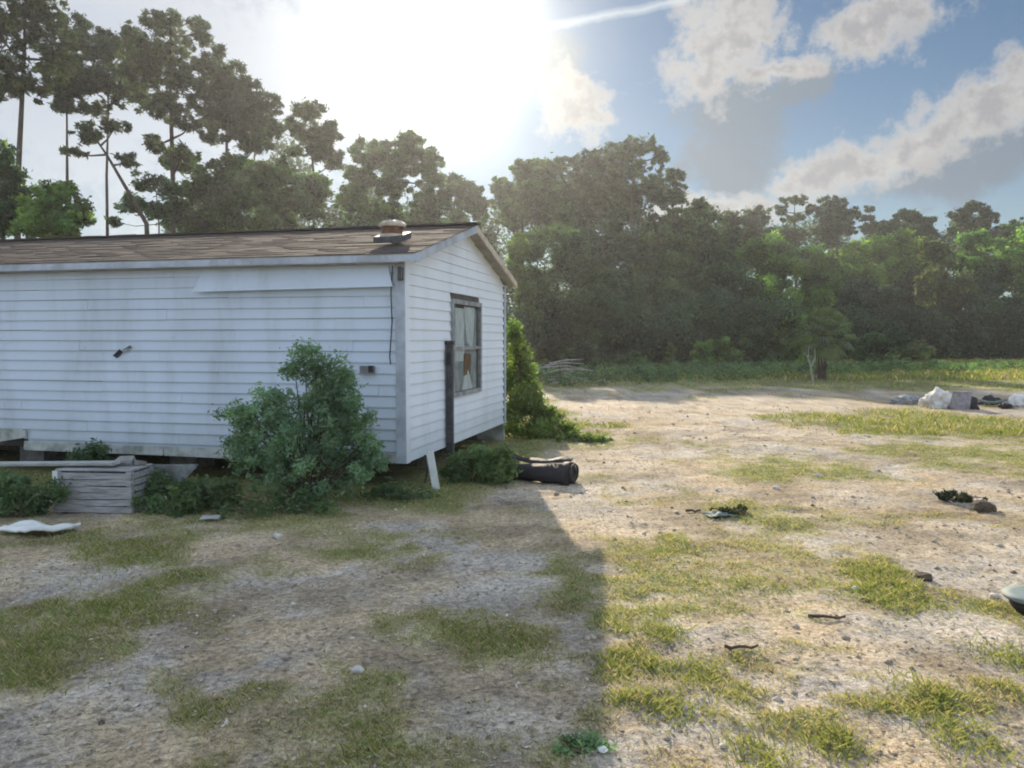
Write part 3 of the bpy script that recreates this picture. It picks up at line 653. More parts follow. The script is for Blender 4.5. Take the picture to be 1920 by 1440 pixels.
t_ = MB(); t_.box((-5.35, -.03, .47), (.5, .02, .10), Matrix.Rotation(R(-9), 3, 'Y')); part(t_, 'torn_trim', 'dirty')

# ------------------------------------------------------------------ things by the house
def hl(x, y, z): return HO + HX * x + HY * y + Vector((0, 0, z))
p = gp(828, 880); p = Vector((-.80, 10.28, 0))
post = empty('post', (p.x, p.y, 0), R(-13), 'slim dark post standing against the end wall beside the window', 'post')
MB().box((0, 0, .80), (.085, .07, 1.66), jit=.003).build('shaft', M['darkmetal'], post); MB().box((0, 0, 1.655), (.10, .085, .05)).build('cap', M['black'], post); MB().box((0, -.05, 1.45), (.06, .03, .16)).build('bracket', M['black'], post)

def thing(name, mb, m, loc, rz, label, cat, group=None, smooth=False):
    o = mb.build(name, M[m], None, smooth); o.location = loc; o.rotation_euler = (0, 0, rz); tag(o, label, cat, group); return o
b_ = onground(812, 915)
thing('board', MB().box((0, 0, .21), (.085, .02, .48), Matrix.Rotation(R(-16), 3, 'Y') @ Matrix.Rotation(R(-14), 3, 'X')), 'white', (b_.x, b_.y + .03, b_.z - .02), R(-15), 'short white board leaning under the near corner of the white home', 'board')
b_ = onground(797, 905)
thing('strap', MB().tube([(0, 0, .33), (.03, -.03, .15), (.0, -.05, -.02)], [.012] * 3, 5), 'darkmetal', (b_.x, b_.y, b_.z), 0, 'thin dark tie strap hanging beside the short leaning board', 'strap')
# slatted crate
cb_ = gp(180, 962); cz = zof(cb_.x, cb_.y)
crate = empty('slatted_crate', (cb_.x, cb_.y + .2, cz), R(-4), 'weathered grey slatted crate in the weeds below the white wall', 'crate')
cw, ch, cdp = .78, .41, .42
for sx in (-1, 1):
    for sy in (-1, 1): MB().box((sx * (cw / 2 - .03), sy * (cdp / 2 - .03), ch / 2), (.055, .055, ch), jit=.003).build('corner_post', M['grey_wood'], crate)
for k_ in range(6):
    zz_ = .04 + k_ * .066
    if k_ < 6: MB().box((rnd.uniform(-.005, .005), -cdp / 2 - .008, zz_), (cw + .01, .014, .059), Matrix.Rotation(R(rnd.uniform(-1, 1)), 3, 'Y'), jit=.002).build('slat', M['grey_wood'], crate)
    for sx in (-1, 1): MB().box((sx * (cw / 2 + .008), 0, zz_), (.014, cdp, .052), jit=.002).build('slat', M['grey_wood'], crate)
MB().box((0, 0, .02), (cw - .08, cdp - .08, .02)).build('bottom', M['grey_wood'], crate)
for k_ in range(4): MB().box((0, -.16 + k_ * .105, ch + .012), (cw, .085, .016), jit=.003).build('top_slat', M['grey_wood'], crate)
MB().box((-cw / 2 + .02, -cdp / 2 - .024, .34), (.05, .012, .16)).build('plastic_tag', M['white'], crate)
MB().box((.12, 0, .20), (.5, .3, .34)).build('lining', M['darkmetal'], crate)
c0 = Vector((cb_.x, cb_.y + .2, cz))
thing('plank', MB().box((0, 0, 0), (1.55, .15, .03), Matrix.Rotation(R(-1.5), 3, 'Y'), jit=.006), 'palewood', (c0.x - .62, c0.y + .02, c0.z + ch + .045), R(-6), 'pale plank lying with one end across the slatted crate', 'plank')
t_ = MB(); t_.add([(-.28, 0, -.02), (.30, .0, .0), (.02, .05, -.26), (-.28, .015, -.02), (.30, .015, 0), (.02, .065, -.26)], [(0, 2, 1), (3, 4, 5), (0, 1, 4, 3), (1, 2, 5, 4), (2, 0, 3, 5)])
thing('metal_sheet', t_, 'greypaint', (c0.x + .62, c0.y + .12, c0.z + .44), R(-12), 'bent triangular grey sheet leaning behind the slatted crate', 'sheet')
thing('rubble', MB().box((0, 0, 0), (.16, .12, .07), Matrix.Rotation(.3, 3, 'X'), jit=.02).box((.13, .03, -.01), (.10, .09, .06), Matrix.Rotation(.7, 3, 'Z'), jit=.02), 'block', (c0.x + .18, c0.y + .04, c0.z + ch + .05), 0, 'broken grey concrete lump on top of the slatted crate', 'rubble')

def crumple(pts_fn, nx_, ny_, seed, amp, sc, thick=.012, name='sheet'):
    V_, Fs = [], []
    for j in range(ny_ + 1):
        for i in range(nx_ + 1):
            u, v_ = i / nx_, j / ny_; px_, py_, pz_ = pts_fn(u, v_)
            n_ = float(fbm(np.array([px_ * sc + seed]), np.array([py_ * sc - seed]), 1.0, 3, seed)[0]) - .5
            V_.append((px_ + n_ * amp * .4, py_, pz_ + abs(n_) * amp * 1.6))
    for j in range(ny_):
        for i in range(nx_): a_ = j * (nx_ + 1) + i; Fs.append((a_, a_ + 1, a_ + nx_ + 2, a_ + nx_ + 1))
    m_ = MB(); m_.add(V_, Fs); return m_
def sheet(name, m_, loc, rz, size, seed, amp, sc, label, cat, group=None, shape=None, thick=.012):
    def fn(u, v_):
        k_ = 1.0
        x_ = (u - .5) * size[0]; y_ = (v_ - .5) * size[1]
        if shape: x_, y_ = shape(u, v_, x_, y_)
        return x_, y_, .01
    o = crumple(fn, 22, 14, seed, amp, sc).build(name, M[m_], None, True); o.location = loc; o.rotation_euler = (0, 0, rz)
    md = o.modifiers.new('thickness', 'SOLIDIFY'); md.thickness = thick; md.offset = 1
    return tag(o, label, cat, group)
def wavy(u, v_, x_, y_):
    e = 1 - .55 * abs(u - .42) * 1.6; return x_, y_ * e + .10 * math.sin(u * 7.5) * .6
b_ = onground(72, 1000)
sheet('foam_sheet', 'white', (b_.x, b_.y, b_.z + .03), R(3), (.60, .34), 3, .07, 4, 'crumpled white foam sheet lying on the ground before the slatted crate', 'sheet', shape=wavy, thick=.02)
# scraps and stones
def rock(px, py, r, m_, label, cat, name='stone', sq=.6, n_=1):
    b_ = onground(px, py); me_ = bpy.data.meshes.new(name)
    import bmesh
    bm = bmesh.new(); bmesh.ops.create_icosphere(bm, subdivisions=2, radius=r)
    for v in bm.verts: v.co *= 1 + rnd.uniform(-.22, .22); v.co.z *= sq
    bm.to_mesh(me_); bm.free(); o = link(name, me_, M[m_]); o.location = (b_.x, b_.y, b_.z + r * sq * .5); o.rotation_euler = (0, 0, rnd.random() * 6); return tag(o, label, cat)
for a in [(1605, 1105, .030, 'stone', 'bright pale stone on the sunlit dirt ahead of the green weeds', 'stone'), (1535, 894, .055, 'stone', 'pale stone on the brown dirt below the distant palm', 'stone'),
          (1130, 1418, .024, 'white', 'small white scrap lying in the shade at the bottom of the yard', 'scrap', 'scrap'), (520, 1006, .045, 'stone', 'flat pale stone in the shade in front of the shrub', 'stone'),
          (1455, 917, .045, 'stone', 'cream stone among dead grass in the middle of the yard', 'stone'), (1845, 958, .11, 'clod', 'dark lump of soil at the edge of the bare dirt', 'clod', 'clod'),
          (1732, 1085, .055, 'clod', 'round dark clod beside the long green grass patch', 'clod', 'clod'), (1128, 716, .20, 'white', 'white pail lying at the foot of the far undergrowth', 'pail', 'pail', .9),
          (1865, 1120, .032, 'stone', 'yellowish stone just short of the black tub', 'stone'), (670, 1262, .035, 'stone', 'pale stone in the shaded foreground dirt', 'stone'),
          (1622, 1128, .03, 'clod', 'small dark clod just behind the bright pale stone', 'clod', 'clod'), (1770, 938, .035, 'white', 'white crumb of litter among the dark sticks', 'scrap', 'scrap')]:
    rock(*a)
b_ = onground(395, 976)
sheet('scrap_board', 'palewood', (b_.x, b_.y, b_.z + .02), R(10), (.17, .16), 8, .03, 6, 'small pale scrap of board on the dirt in front of the shrub', 'scrap', thick=.01)
b_ = onground(1350, 968)
sheet('plastic_scrap', 'teal', (b_.x, b_.y, b_.z + .01), R(20), (.28, .2), 15, .06, 7, 'crumpled pale green plastic scrap on the sunlit dirt', 'scrap', thick=.004)
def stick(px, py, L, r, rz, m_, label, cat='stick', bend=.1):
    b_ = onground(px, py); n_ = 6; pts = []
    for i in range(n_): u = i / (n_ - 1) - .5; pts.append((u * L, bend * L * math.sin(u * 4) * .4, r * .7 + rnd.uniform(0, .02) + abs(u) * .02))
    o = MB().tube(pts, [r * (1 - .4 * i / n_) for i in range(n_)], 7).build('stick', M[m_], None, True); o.location = b_; o.rotation_euler = (0, 0, rz); return tag(o, label, cat)
stick(1300, 960, 0.156, 0.0132, .1, 'clod', 'short dark stick beside the pale green plastic scrap')
stick(1550, 1160, 0.216, 0.0108, -.3, 'clod', 'thin dark stick on bare dirt below the bright pale stone')
stick(1390, 1225, 0.180, 0.0096, -.15, 'bark', 'brown stick in the sunlit grass near the shadow edge')

# rolled black plastic
b0 = gp(905, 893); b1 = gp(1072, 905)
roll = empty('black_roll', (b1.x, b1.y, zof(b1.x, b1.y)), 0, 'rolled black plastic sheet lying across the shadow line past the house corner', 'plastic roll')
d_ = (b0 - b1); L_ = d_.length; ang = math.atan2(d_.y, d_.x)
m_ = MB(); n_ = 26; kk = 20; rings = []
for i in range(n_ + 1):
    u = i / n_; r_ = .135 * (1 + .10 * math.sin(u * 9) + .25 * (1 - sstep(0, .2, np.array(u))) ) * (1 - .25 * u)
    rings.append([(u * L_ + .02 * math.sin(j * 1.7 + u * 6), math.cos(2 * math.pi * j / kk) * r_ * (1.25 + .10 * math.sin(j * 2.3 + u * 7)), .115 + max(-.113, math.sin(2 * math.pi * j / kk) * r_ * (.85 + .12 * math.sin(j * 3.1 + u * 11))) - .01 * u) for j in range(kk)])
V_ = [v for r_ in rings for v in r_]; Fs = [(i * kk + j, (i + 1) * kk + j, (i + 1) * kk + (j + 1) % kk, i * kk + (j + 1) % kk) for i in range(n_) for j in range(kk)]
V_ += [(.07, 0, .11)]; Fs += [(len(V_) - 1, j, (j + 1) % kk) for j in range(kk)]
m_.add(V_, Fs); o = m_.build('roll_body', M['black'], roll, True); o.rotation_euler = (0, 0, ang)
pts = []; rd = []
for i in range(40):
    a_ = i / 39 * 4.6 * math.pi; r_ = .165 * (1 - i / 39 * .85); pts.append((-.012 - .02 * (1 - i / 39), math.cos(a_) * r_ * 1.1, .125 + math.sin(a_) * r_ * .75)); rd.append(.013)
o = MB().tube(pts, rd, 6).build('rolled_edge', M['black'], roll, True); o.rotation_euler = (0, 0, ang)
t_ = MB(); nseg = 12
for i in range(nseg + 1):
    u = i / nseg; x_ = .05 + u * .75; z_ = .235 + .02 * math.sin(u * 8)
    t_.v += [(x_, -.05, z_), (x_, -.17, z_ + .035 + .015 * math.sin(u * 13))]
t_.f = [(2 * i, 2 * i + 1, 2 * i + 3, 2 * i + 2) for i in range(nseg)]
o = t_.build('loose_flap', M['black'], roll, True); o.rotation_euler = (0, 0, ang); sm_ = o.modifiers.new('t', 'SOLIDIFY'); sm_.thickness = .012

# black tub at the right edge
b_ = onground(1950, 1158)
tub = empty('plastic_tub', (b_.x + .08, b_.y + .08, b_.z), R(8), 'black plastic tub with a pale green rim lying in the grass', 'tub')
def lathe(prof, k=28, sx=1, sy=1):
    m_ = MB(); vs = []
    for r_, z_ in prof: vs += [(r_ * math.cos(2 * math.pi * j / k) * sx, r_ * math.sin(2 * math.pi * j / k) * sy, z_) for j in range(k)]
    m_.add(vs, [(i * k + j, i * k + (j + 1) % k, (i + 1) * k + (j + 1) % k, (i + 1) * k + j) for i in range(len(prof) - 1) for j in range(k)]); return m_
lathe([(.0, .0), (.15, .0), (.18, .05), (.19, .09), (.17, .09), (.16, .03), (0, .02)], sx=1.1).build('tub_body', M['black'], tub, True)
lathe([(.165, .088), (.215, .092), (.218, .112), (.16, .118), (.05, .112), (0, .11)], sx=1.1).build('rim', M['teal'], tub, True)

# junk far right
def lumpy(name, m_, px, py, sx, sy, sz, seed, label, cat, rz=0, amp=.35):
    import bmesh
    b_ = onground(px, py); bm = bmesh.new(); bmesh.ops.create_icosphere(bm, subdivisions=4, radius=1)
    from mathutils import noise as mn
    for v in bm.verts:
        n_ = mn.fractal(v.co * 1.7 + Vector((seed, 0, 0)), .7, 2.1, 4); v.co *= 1 + amp * n_; v.co = Vector((v.co.x * sx, v.co.y * sy, max(-.02, v.co.z * sz + sz * .35)))
    me_ = bpy.data.meshes.new(name); bm.to_mesh(me_); bm.free(); o = link(name, me_, M[m_], None, True); o.location = b_; o.rotation_euler = (0, 0, rz); return tag(o, label, cat)
lumpy('tarp_bundle', 'whitecloth', 1765, 764, .40, .33, .30, 1.3, 'crumpled white tarp bundle, biggest of the junk beyond the yard', 'tarp', .3, .55)
b_ = onground(1790, 766); thing('cushion', MB().box((0, 0, .22), (.36, .26, .44), Matrix.Rotation(R(10), 3, 'Y'), jit=.05), 'lilac', (b_.x, b_.y - .25, b_.z), .3, 'faded grey seat cushion propped against the white tarp bundle', 'cushion')
lumpy('trash_bag', 'black', 1815, 766, .22, .2, .24, 4.7, 'black trash bag right beside the white tarp bundle', 'trash bag')
lumpy('trash_bag', 'black', 1858, 758, .26, .2, .18, 8.7, 'black trash bag lying inside the curve of the pale hose', 'trash bag')
b_ = onground(1845, 760)
thing('hose', MB().tube([(-.75 + .0 + i * .115, .25 * math.sin(i * .5), .10 + .10 * abs(math.sin(i * .42))) for i in range(15)], [.035] * 15, 8), 'teal', (b_.x, b_.y, b_.z), 0, 'thick pale hose winding over the junk', 'hose', smooth=True)
lumpy('sack', 'whitecloth', 1908, 762, .24, .25, .22, 12.1, 'small white sack at the outer end of the junk pile', 'sack')
lumpy('trash_bag', 'black', 1886, 766, .15, .15, .10, 17, 'flat black trash bag between the pale hose and the white sack', 'trash bag')
lumpy('tarp', 'greypaint', 1700, 755, .4, .3, .16, 21, 'low grey tarp heap just left of the white tarp bundle', 'tarp')

# ------------------------------------------------------------------ plants near the house
def bush(name, label, cat, px, py, blobs, n, leaf, lm, puff, npf, stems=9, group=None, Y=None, flat=.9, twigs=0, shell=.1, dzz=.75):
    c_ = gp(px, py); Y = Y or c_.y; base = Vector((c_.x, Y, zof(c_.x, Y)))
    root = empty(name, base, 0, label, cat, group); k_ = Y / F; C_, R_ = [], []; area = sum(b_[2] * b_[3] for b_ in blobs)
    for bx, by, rx, ry in blobs:
        c0 = at(bx, by, Y + rnd.uniform(-.1, .1) * rx * k_)
        cc, rr_ = puffs(c0, (rx * k_, rx * k_ * dzz, ry * k_), max(2, int(npf * rx * ry / area)), puff); C_.append(cc); R_.append(rr_)
    C_ = np.concatenate(C_); R_ = np.concatenate(R_); org = np.array(base)[None]
    v, f, tc_ = leafcloud(C_ - org, R_, n, leaf, flat, .38, 0, shell); tc_ = .55 + .45 * tc_; v[:, 2] = np.maximum(v[:, 2], .0)
    link('foliage', np_mesh('foliage', v, f, tc_), M[lm], root)
    mb = MB(); sel = rng.choice(len(C_), min(len(C_), stems + twigs), replace=False)
    for q in sel:
        e = Vector(C_[q]) - base; a_ = Vector((rnd.uniform(-.08, .08), rnd.uniform(-.08, .08), -.03)); up = (e - a_).length
        mb.tube([a_, a_.lerp(e, .45) + Vector((0, 0, .12 * up)), e + Vector((0, 0, R_[q] * .7))], [.014 * (Y / 8) ** .3, .009, .003], 4, False)
    link('stem', mb.mesh('stem'), M['stem'], root); return root
bush('shrub', 'bushy green shrub growing in front of the long white wall', 'shrub', 590, 935,
     [(575, 668, 34, 22), (640, 700, 22, 26), (545, 690, 20, 20), (590, 715, 48, 40), (500, 770, 50, 36), (450, 800, 42, 38), (560, 800, 105, 62), (655, 810, 48, 60), (590, 870, 125, 60), (475, 845, 50, 32), (675, 860, 26, 44), (625, 760, 50, 50)],
     26000, .026, 'shrub', .095, 430, stems=70, Y=8.15)
for lab, px, py, bl, n_, lf, lm in [
    ('tall dark weeds beneath the wall just right of the slatted crate', 350, 955, [(350, 930, 90, 24), (300, 915, 35, 26), (400, 922, 50, 30)], 4600, .03, 'weed'),
    ('dark weeds growing left of the slatted crate', 45, 970, [(45, 932, 60, 30), (-20, 925, 50, 34)], 5200, .03, 'weed'),
    ('leafy weeds behind the slatted crate under the wall', 160, 905, [(165, 870, 42, 22), (185, 850, 16, 18)], 1800, .03, 'weed'),
    ('low weeds under the corner of the home right of the shrub', 740, 935, [(730, 930, 50, 12), (770, 932, 40, 10)], 1300, .026, 'weed'),
    ('thick green weeds at the foot of the end wall', 890, 905, [(880, 872, 48, 34), (930, 875, 40, 38), (850, 890, 25, 24)], 7500, .034, 'weed'),
    ('low dark weeds in front of the shrub', 520, 962, [(500, 948, 100, 9), (600, 950, 60, 8)], 1800, .024, 'weed')]:
    bush('weed_clump', lab, 'weeds', px, py, bl, n_, lf, lm, .09, 40, stems=8, flat=1.1)
bush('weed_clump', 'sunlit lime weeds growing past the far corner of the home', 'weeds', 1010, 835, [(985, 770, 30, 50), (1010, 800, 50, 36), (1050, 815, 40, 22), (960, 790, 14, 60)], 8000, .045, 'lime', .16, 50, Y=13.8)
bush('weed_clump', 'low yellow green weeds along the dirt right of the home', 'weeds', 1090, 830, [(1085, 822, 45, 10), (1130, 830, 40, 8)], 2200, .035, 'lime', .08, 26, Y=13.2)
bush('weed_clump', 'dark withered low weed clump at the edge of the bare dirt', 'weeds', 1785, 940, [(1785, 930, 45, 5), (1820, 934, 30, 4)], 1300, .02, 'clodleaf', .035, 20)
bush('weed_clump', 'dark green broad weeds on the shadow line in the foreground', 'weeds', 1090, 1412, [(1085, 1402, 50, 9)], 700, .016, 'shrub', .035, 18)
bush('weed_clump', 'small dark flat weed beside the pale green plastic scrap', 'weeds', 1375, 965, [(1370, 957, 36, 5)], 600, .018, 'clodleaf', .03, 16)

# ------------------------------------------------------------------ trees
GP = 'tall pines and oaks behind the mobile home'
T = tree
T('pine_tree', 'tallest pine at the outer left, straight dark trunk, crown leaving the picture', 'tree', 36, [(28, 0), (34, 330), (45, 110), (50, -40)], [(-10, 60, 80, 70), (70, 30, 75, 60), (30, 150, 70, 45), (110, 100, 50, 60), (60, -30, 90, 40)], 'pine', 9500, .12, .17, .52, 44)
T('pine_tree', 'second pine, thin pale trunk between the tallest pine and the forked pine', 'tree', 44, [(128, 0), (126, 330), (125, 120)], [(150, 70, 45, 50), (110, 150, 60, 40), (165, 150, 55, 45), (120, 200, 45, 18), (190, 90, 30, 35)], 'pine', 6500, .13, .13, .55, 30)
T('pine_tree', 'slender pine with a sparse open crown behind the leaning dead tree', 'tree', 46, [(203, 0), (200, 330), (205, 130)], [(215, 90, 45, 40), (200, 150, 50, 32), (240, 170, 50, 36), (185, 205, 36, 16), (250, 70, 30, 30)], 'pine', 5200, .13, .13, .5, 30)
T('leaning_tree', 'crooked leaning tree with bare forked limbs above the home roof', 'tree', 38, [(282, 0), (275, 420), (235, 350), (200, 290), (165, 240)], [(165, 250, 34, 22), (215, 240, 30, 14), (240, 300, 22, 14), (140, 285, 30, 10)], 'pine', 1400, .12, .14, .32, 18)
T('pine_tree', 'tall pine with the highest rounded top over the middle of the roof', 'tree', 42, [(328, 0), (324, 330), (318, 120), (320, 40)], [(318, 45, 52, 26), (300, 95, 75, 32), (375, 60, 26, 28), (270, 130, 50, 40), (340, 150, 60, 36), (300, 200, 60, 30), (385, 120, 22, 26), (360, 235, 40, 16), (290, 270, 38, 14), (340, 290, 44, 12)], 'pine', 10500, .125, .17, .46, 60)
T('pine_tree', 'broad dense pine crown sloping down beside the highest topped pine', 'tree', 45, [(420, 0), (425, 330), (425, 130)], [(440, 240, 60, 24), (480, 275, 40, 16), (420, 140, 52, 30), (440, 180, 75, 36), (400, 200, 45, 40), (500, 195, 42, 26), (410, 98, 14, 16), (460, 215, 70, 20), (400, 262, 28, 14)], 'pine', 12500, .13, .16, .5, 54)
T('pine_tree', 'small headed pine standing between the broad pine and the round oak', 'tree', 50, [(590, 0), (588, 330), (580, 210)], [(578, 205, 32, 20), (560, 240, 36, 22), (612, 250, 34, 22), (590, 280, 45, 22), (545, 285, 24, 10), (625, 300, 20, 24)], 'pine', 5600, .14, .13, .46, 34)
T('pine_tree', 'short gappy pine right of the broad dense pine crown', 'tree', 52, [(480, 0), (478, 330), (476, 240)], [(500, 250, 26, 14), (470, 262, 22, 12), (520, 240, 18, 12)], 'pine', 1700, .14, .1, .42, 14)
T('oak_tree', 'leafy green tree at the outer left under the tallest pine', 'tree', 30, [(10, 0), (5, 400), (0, 320)], [(-15, 300, 55, 50), (20, 370, 55, 60), (-10, 400, 60, 50), (60, 400, 30, 40)], 'oak', 9000, .075, .12, .42, 40, dz=.7)
T('small_tree', 'rounded sunlit green tree rising just above the left part of the roof', 'tree', 28, [(105, 0), (105, 430), (108, 380)], [(105, 365, 50, 30), (75, 400, 50, 34), (140, 400, 40, 30), (100, 430, 75, 30)], 'lush', 8000, .065, .09, .34, 38, dz=.8)
T('small_tree', 'spindly see through young tree behind the leaning tree', 'tree', 40, [(300, 0), (298, 420), (290, 330)], [(275, 340, 34, 18), (310, 350, 28, 26), (280, 390, 34, 24), (240, 380, 24, 20), (320, 395, 24, 28), (210, 415, 20, 10)], 'oak', 3000, .09, .06, .36, 30)
T('oak_tree', 'dense dark oak behind the middle of the roof', 'tree', 44, [(380, 0), (380, 420), (385, 340)], [(340, 300, 34, 30), (430, 320, 40, 30), (380, 345, 52, 46), (350, 390, 50, 44), (420, 370, 50, 50), (390, 420, 80, 30)], 'oak', 10000, .12, .16, .5, 44)
T('oak_tree', 'dusky oak between the dense dark oak and the round oak', 'tree', 48, [(520, 0), (520, 420), (520, 340)], [(480, 330, 46, 34), (530, 325, 46, 30), (500, 380, 70, 44), (570, 370, 52, 50), (600, 340, 26, 24), (540, 420, 100, 26)], 'oak', 12000, .12, .16, .5, 50)
T('oak_tree', 'round lacy oak crown left of the roof vent against the glare', 'tree', 60, [(735, 0), (735, 380), (740, 320)], [(700, 285, 50, 24), (765, 275, 46, 22), (735, 310, 82, 26), (680, 330, 40, 36), (800, 300, 32, 24), (815, 335, 24, 24), (735, 350, 40, 26), (660, 380, 36, 34), (720, 400, 50, 28)], 'oak', 13000, .15, .2, .52, 80)
T('oak_tree', 'low crown between the round lacy oak and the gable peak', 'tree', 66, [(850, 0), (850, 400), (855, 360)], [(855, 350, 46, 32), (880, 375, 36, 40), (810, 390, 44, 34), (850, 420, 70, 34), (770, 415, 44, 22), (800, 352, 22, 14)], 'oak', 9000, .16, .18, .55, 52)
T('oak_tree', 'oak rising just right of the gable peak', 'tree', 70, [(980, 0), (980, 420), (985, 350)], [(985, 325, 46, 24), (945, 355, 36, 26), (1030, 315, 36, 24), (1000, 365, 72, 36), (960, 400, 60, 40), (1040, 380, 50, 44)], 'oak', 10500, .17, .2, .6, 54)
T('pine_tree', 'big spreading pine, highest crown over the middle of the tree line', 'tree', 68, [(1185, 0), (1185, 400), (1190, 300)], [(1195, 275, 50, 20), (1150, 290, 56, 22), (1100, 305, 50, 22), (1235, 295, 22, 12), (1180, 320, 72, 22), (1095, 345, 54, 28), (1150, 360, 60, 30), (1215, 355, 40, 30)], 'pine_far', 13500, .16, .22, .52, 84)
T('pine_tree', 'flat topped pine on the outer flank of the big spreading pine', 'tree', 72, [(1265, 0), (1262, 420), (1262, 350)], [(1262, 330, 28, 20), (1240, 370, 40, 32), (1275, 365, 20, 26), (1310, 385, 26, 14), (1260, 415, 48, 28)], 'pine_far', 6500, .16, .16, .5, 40)
GN = [(1320, 405, 36, 'first small pine head right of the flat topped pine', 80), (1372, 412, 30, 'small pine head in the dip of the tree line', 88), (1420, 405, 34, 'tufted pine head just left of the ring shaped crown', 92)]
for px, py, rr_, lab, Y in GN:
    T('pine_tree', lab, 'tree', Y, [(px, 0), (px, py + 40), (px, py)], [(px, py, rr_, 20), (px - 10, py + 34, rr_ * 1.3, 26), (px + 10, py + 70, rr_ * 1.5, 30)], 'pine_far', 5000, .2, .18, .6, 34)
T('pine_tree', 'open pine with a ring shaped see through crown', 'tree', 98, [(1492, 0), (1492, 450), (1490, 400)], [(1490, 376, 30, 9), (1464, 392, 16, 12), (1518, 392, 14, 12), (1490, 410, 26, 10), (1480, 440, 46, 16)], 'pine_far', 4000, .19, .18, .5, 34)
T('pine_tree', 'dark domed pine right of the ring shaped crown', 'tree', 96, [(1570, 0), (1570, 440), (1568, 390)], [(1560, 382, 30, 15), (1545, 405, 24, 22), (1585, 405, 32, 20), (1565, 430, 50, 24)], 'pine_far', 6500, .19, .2, .6, 40)
T('pine_tree', 'little pine tip right of the dark domed pine', 'tree', 104, [(1632, 0), (1632, 430), (1632, 392)], [(1632, 392, 14, 8), (1622, 408, 18, 8), (1640, 430, 30, 16)], 'pine_far', 2600, .19, .14, .5, 18)
T('oak_tree', 'broad low crown in the gap between the little tip and the far domed pine', 'tree', 100, [(1705, 0), (1705, 450), (1705, 410)], [(1700, 405, 34, 13), (1675, 425, 36, 18), (1730, 420, 34, 18), (1700, 445, 70, 20)], 'oak', 8000, .2, .2, .6, 40)
T('pine_tree', 'domed pine near the outer right of the tree line', 'tree', 98, [(1822, 0), (1822, 440), (1822, 390)], [(1828, 388, 28, 13), (1800, 405, 24, 15), (1850, 405, 22, 16), (1825, 428, 52, 18)], 'pine_far', 6500, .19, .2, .6, 36)
T('oak_tree', 'dark crown at the far right end of the tree line', 'tree', 102, [(1905, 0), (1905, 450), (1905, 420)], [(1910, 428, 36, 18), (1880, 445, 36, 18), (1960, 420, 50, 30), (1900, 470, 70, 24)], 'oak', 7000, .2, .2, .6, 36)
T('oak_tree', 'tall tree standing off the right edge of the tree line', 'tree', 96, [(2040, 0), (2040, 450), (2040, 390)], [(2040, 400, 80, 34), (2010, 460, 90, 50), (2080, 520, 90, 70)], 'oak', 7000, .22, .22, .8, 36)
# middle layer, lighter trees in front
mids = [(1450, 478, 60, 40, 84, 'lush', 'light green tree under the ring shaped pine'), (1530, 500, 62, 42, 80, 'lush', 'yellow green tree under the dark domed pine'), (1610, 478, 60, 40, 84, 'lush', 'bright green tree in the middle of the right hand woods'),
        (1690, 470, 52, 36, 86, 'lush', 'bright bushy tree beside the vine draped tree'), (1850, 472, 70, 40, 80, 'lush', 'large light green tree over the dark gap at the right'), (1940, 480, 60, 60, 78, 'lush', 'green tree at the right end above the sunlit field'),
        (1380, 545, 54, 60, 70, 'oak', 'dusky green tree right of the hazy middle thicket'), (1440, 570, 56, 56, 72, 'lush', 'leafy tree behind the far palm, leaning over shade'), (1320, 500, 60, 60, 70, 'oak', 'grey green tree below the small pine heads'),
        (1230, 470, 62, 54, 62, 'oak', 'tree filling the woods under the big spreading pine'), (1140, 450, 62, 50, 60, 'oak', 'tree just behind the pale green sapling crown'), (1160, 560, 60, 66, 56, 'oak', 'dark thicket tree with small bright gaps'),
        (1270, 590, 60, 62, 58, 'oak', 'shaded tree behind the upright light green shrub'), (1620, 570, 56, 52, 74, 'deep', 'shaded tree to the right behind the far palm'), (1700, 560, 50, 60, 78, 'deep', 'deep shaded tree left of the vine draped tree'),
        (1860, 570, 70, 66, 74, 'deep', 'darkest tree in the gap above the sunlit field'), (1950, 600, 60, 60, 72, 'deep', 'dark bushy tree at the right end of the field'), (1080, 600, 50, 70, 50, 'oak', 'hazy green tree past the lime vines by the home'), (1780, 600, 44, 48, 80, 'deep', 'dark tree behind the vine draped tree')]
for px, py, rx, ry, Y, lm, lab in mids:
    j = lambda s: rnd.uniform(-s, s)
    T('broadleaf_tree', lab, 'tree', Y, [(px, 0), (px, py + 30), (px + j(6), py)],
      [(px + j(8), py - ry * .45, rx * .6, ry * .5), (px - rx * .5, py + j(8), rx * .5, ry * .6), (px + rx * .5, py + j(8), rx * .5, ry * .6), (px, py + ry * .5, rx * .9, ry * .6), (px, py + ry * 1.1, rx * .8, ry * .6), (px + j(12), py + ry * 1.7, rx * .9, ry * .6)],
      lm, 9500, .0021 * Y if lm == 'lush' else .0023 * Y, .17, .0095 * Y, 46, flat=.75)
T('vine_draped_tree', 'pale tree draped with a bell shaped curtain of vines', 'tree', 66, [(1760, 0), (1760, 560), (1762, 500)], [(1745, 470, 22, 26), (1770, 480, 24, 30), (1755, 520, 34, 20), (1735, 555, 24, 14), (1785, 555, 30, 14), (1760, 540, 42, 20), (1810, 530, 24, 20)], 'olive', 9000, .12, .12, .34, 60, flat=1.2, droop=.3)
T('broadleaf_tree', 'pale green young tree rising right behind the gable end', 'tree', 42, [(1045, 0), (1045, 520), (1045, 440)], [(1030, 440, 40, 24), (1080, 455, 40, 26), (1000, 475, 36, 30), (1060, 490, 50, 30), (1020, 525, 40, 34), (1090, 520, 36, 40), (1110, 580, 40, 50), (1040, 590, 60, 50), (1070, 650, 70, 50)], 'oak', 17000, .095, .10, .5, 80)
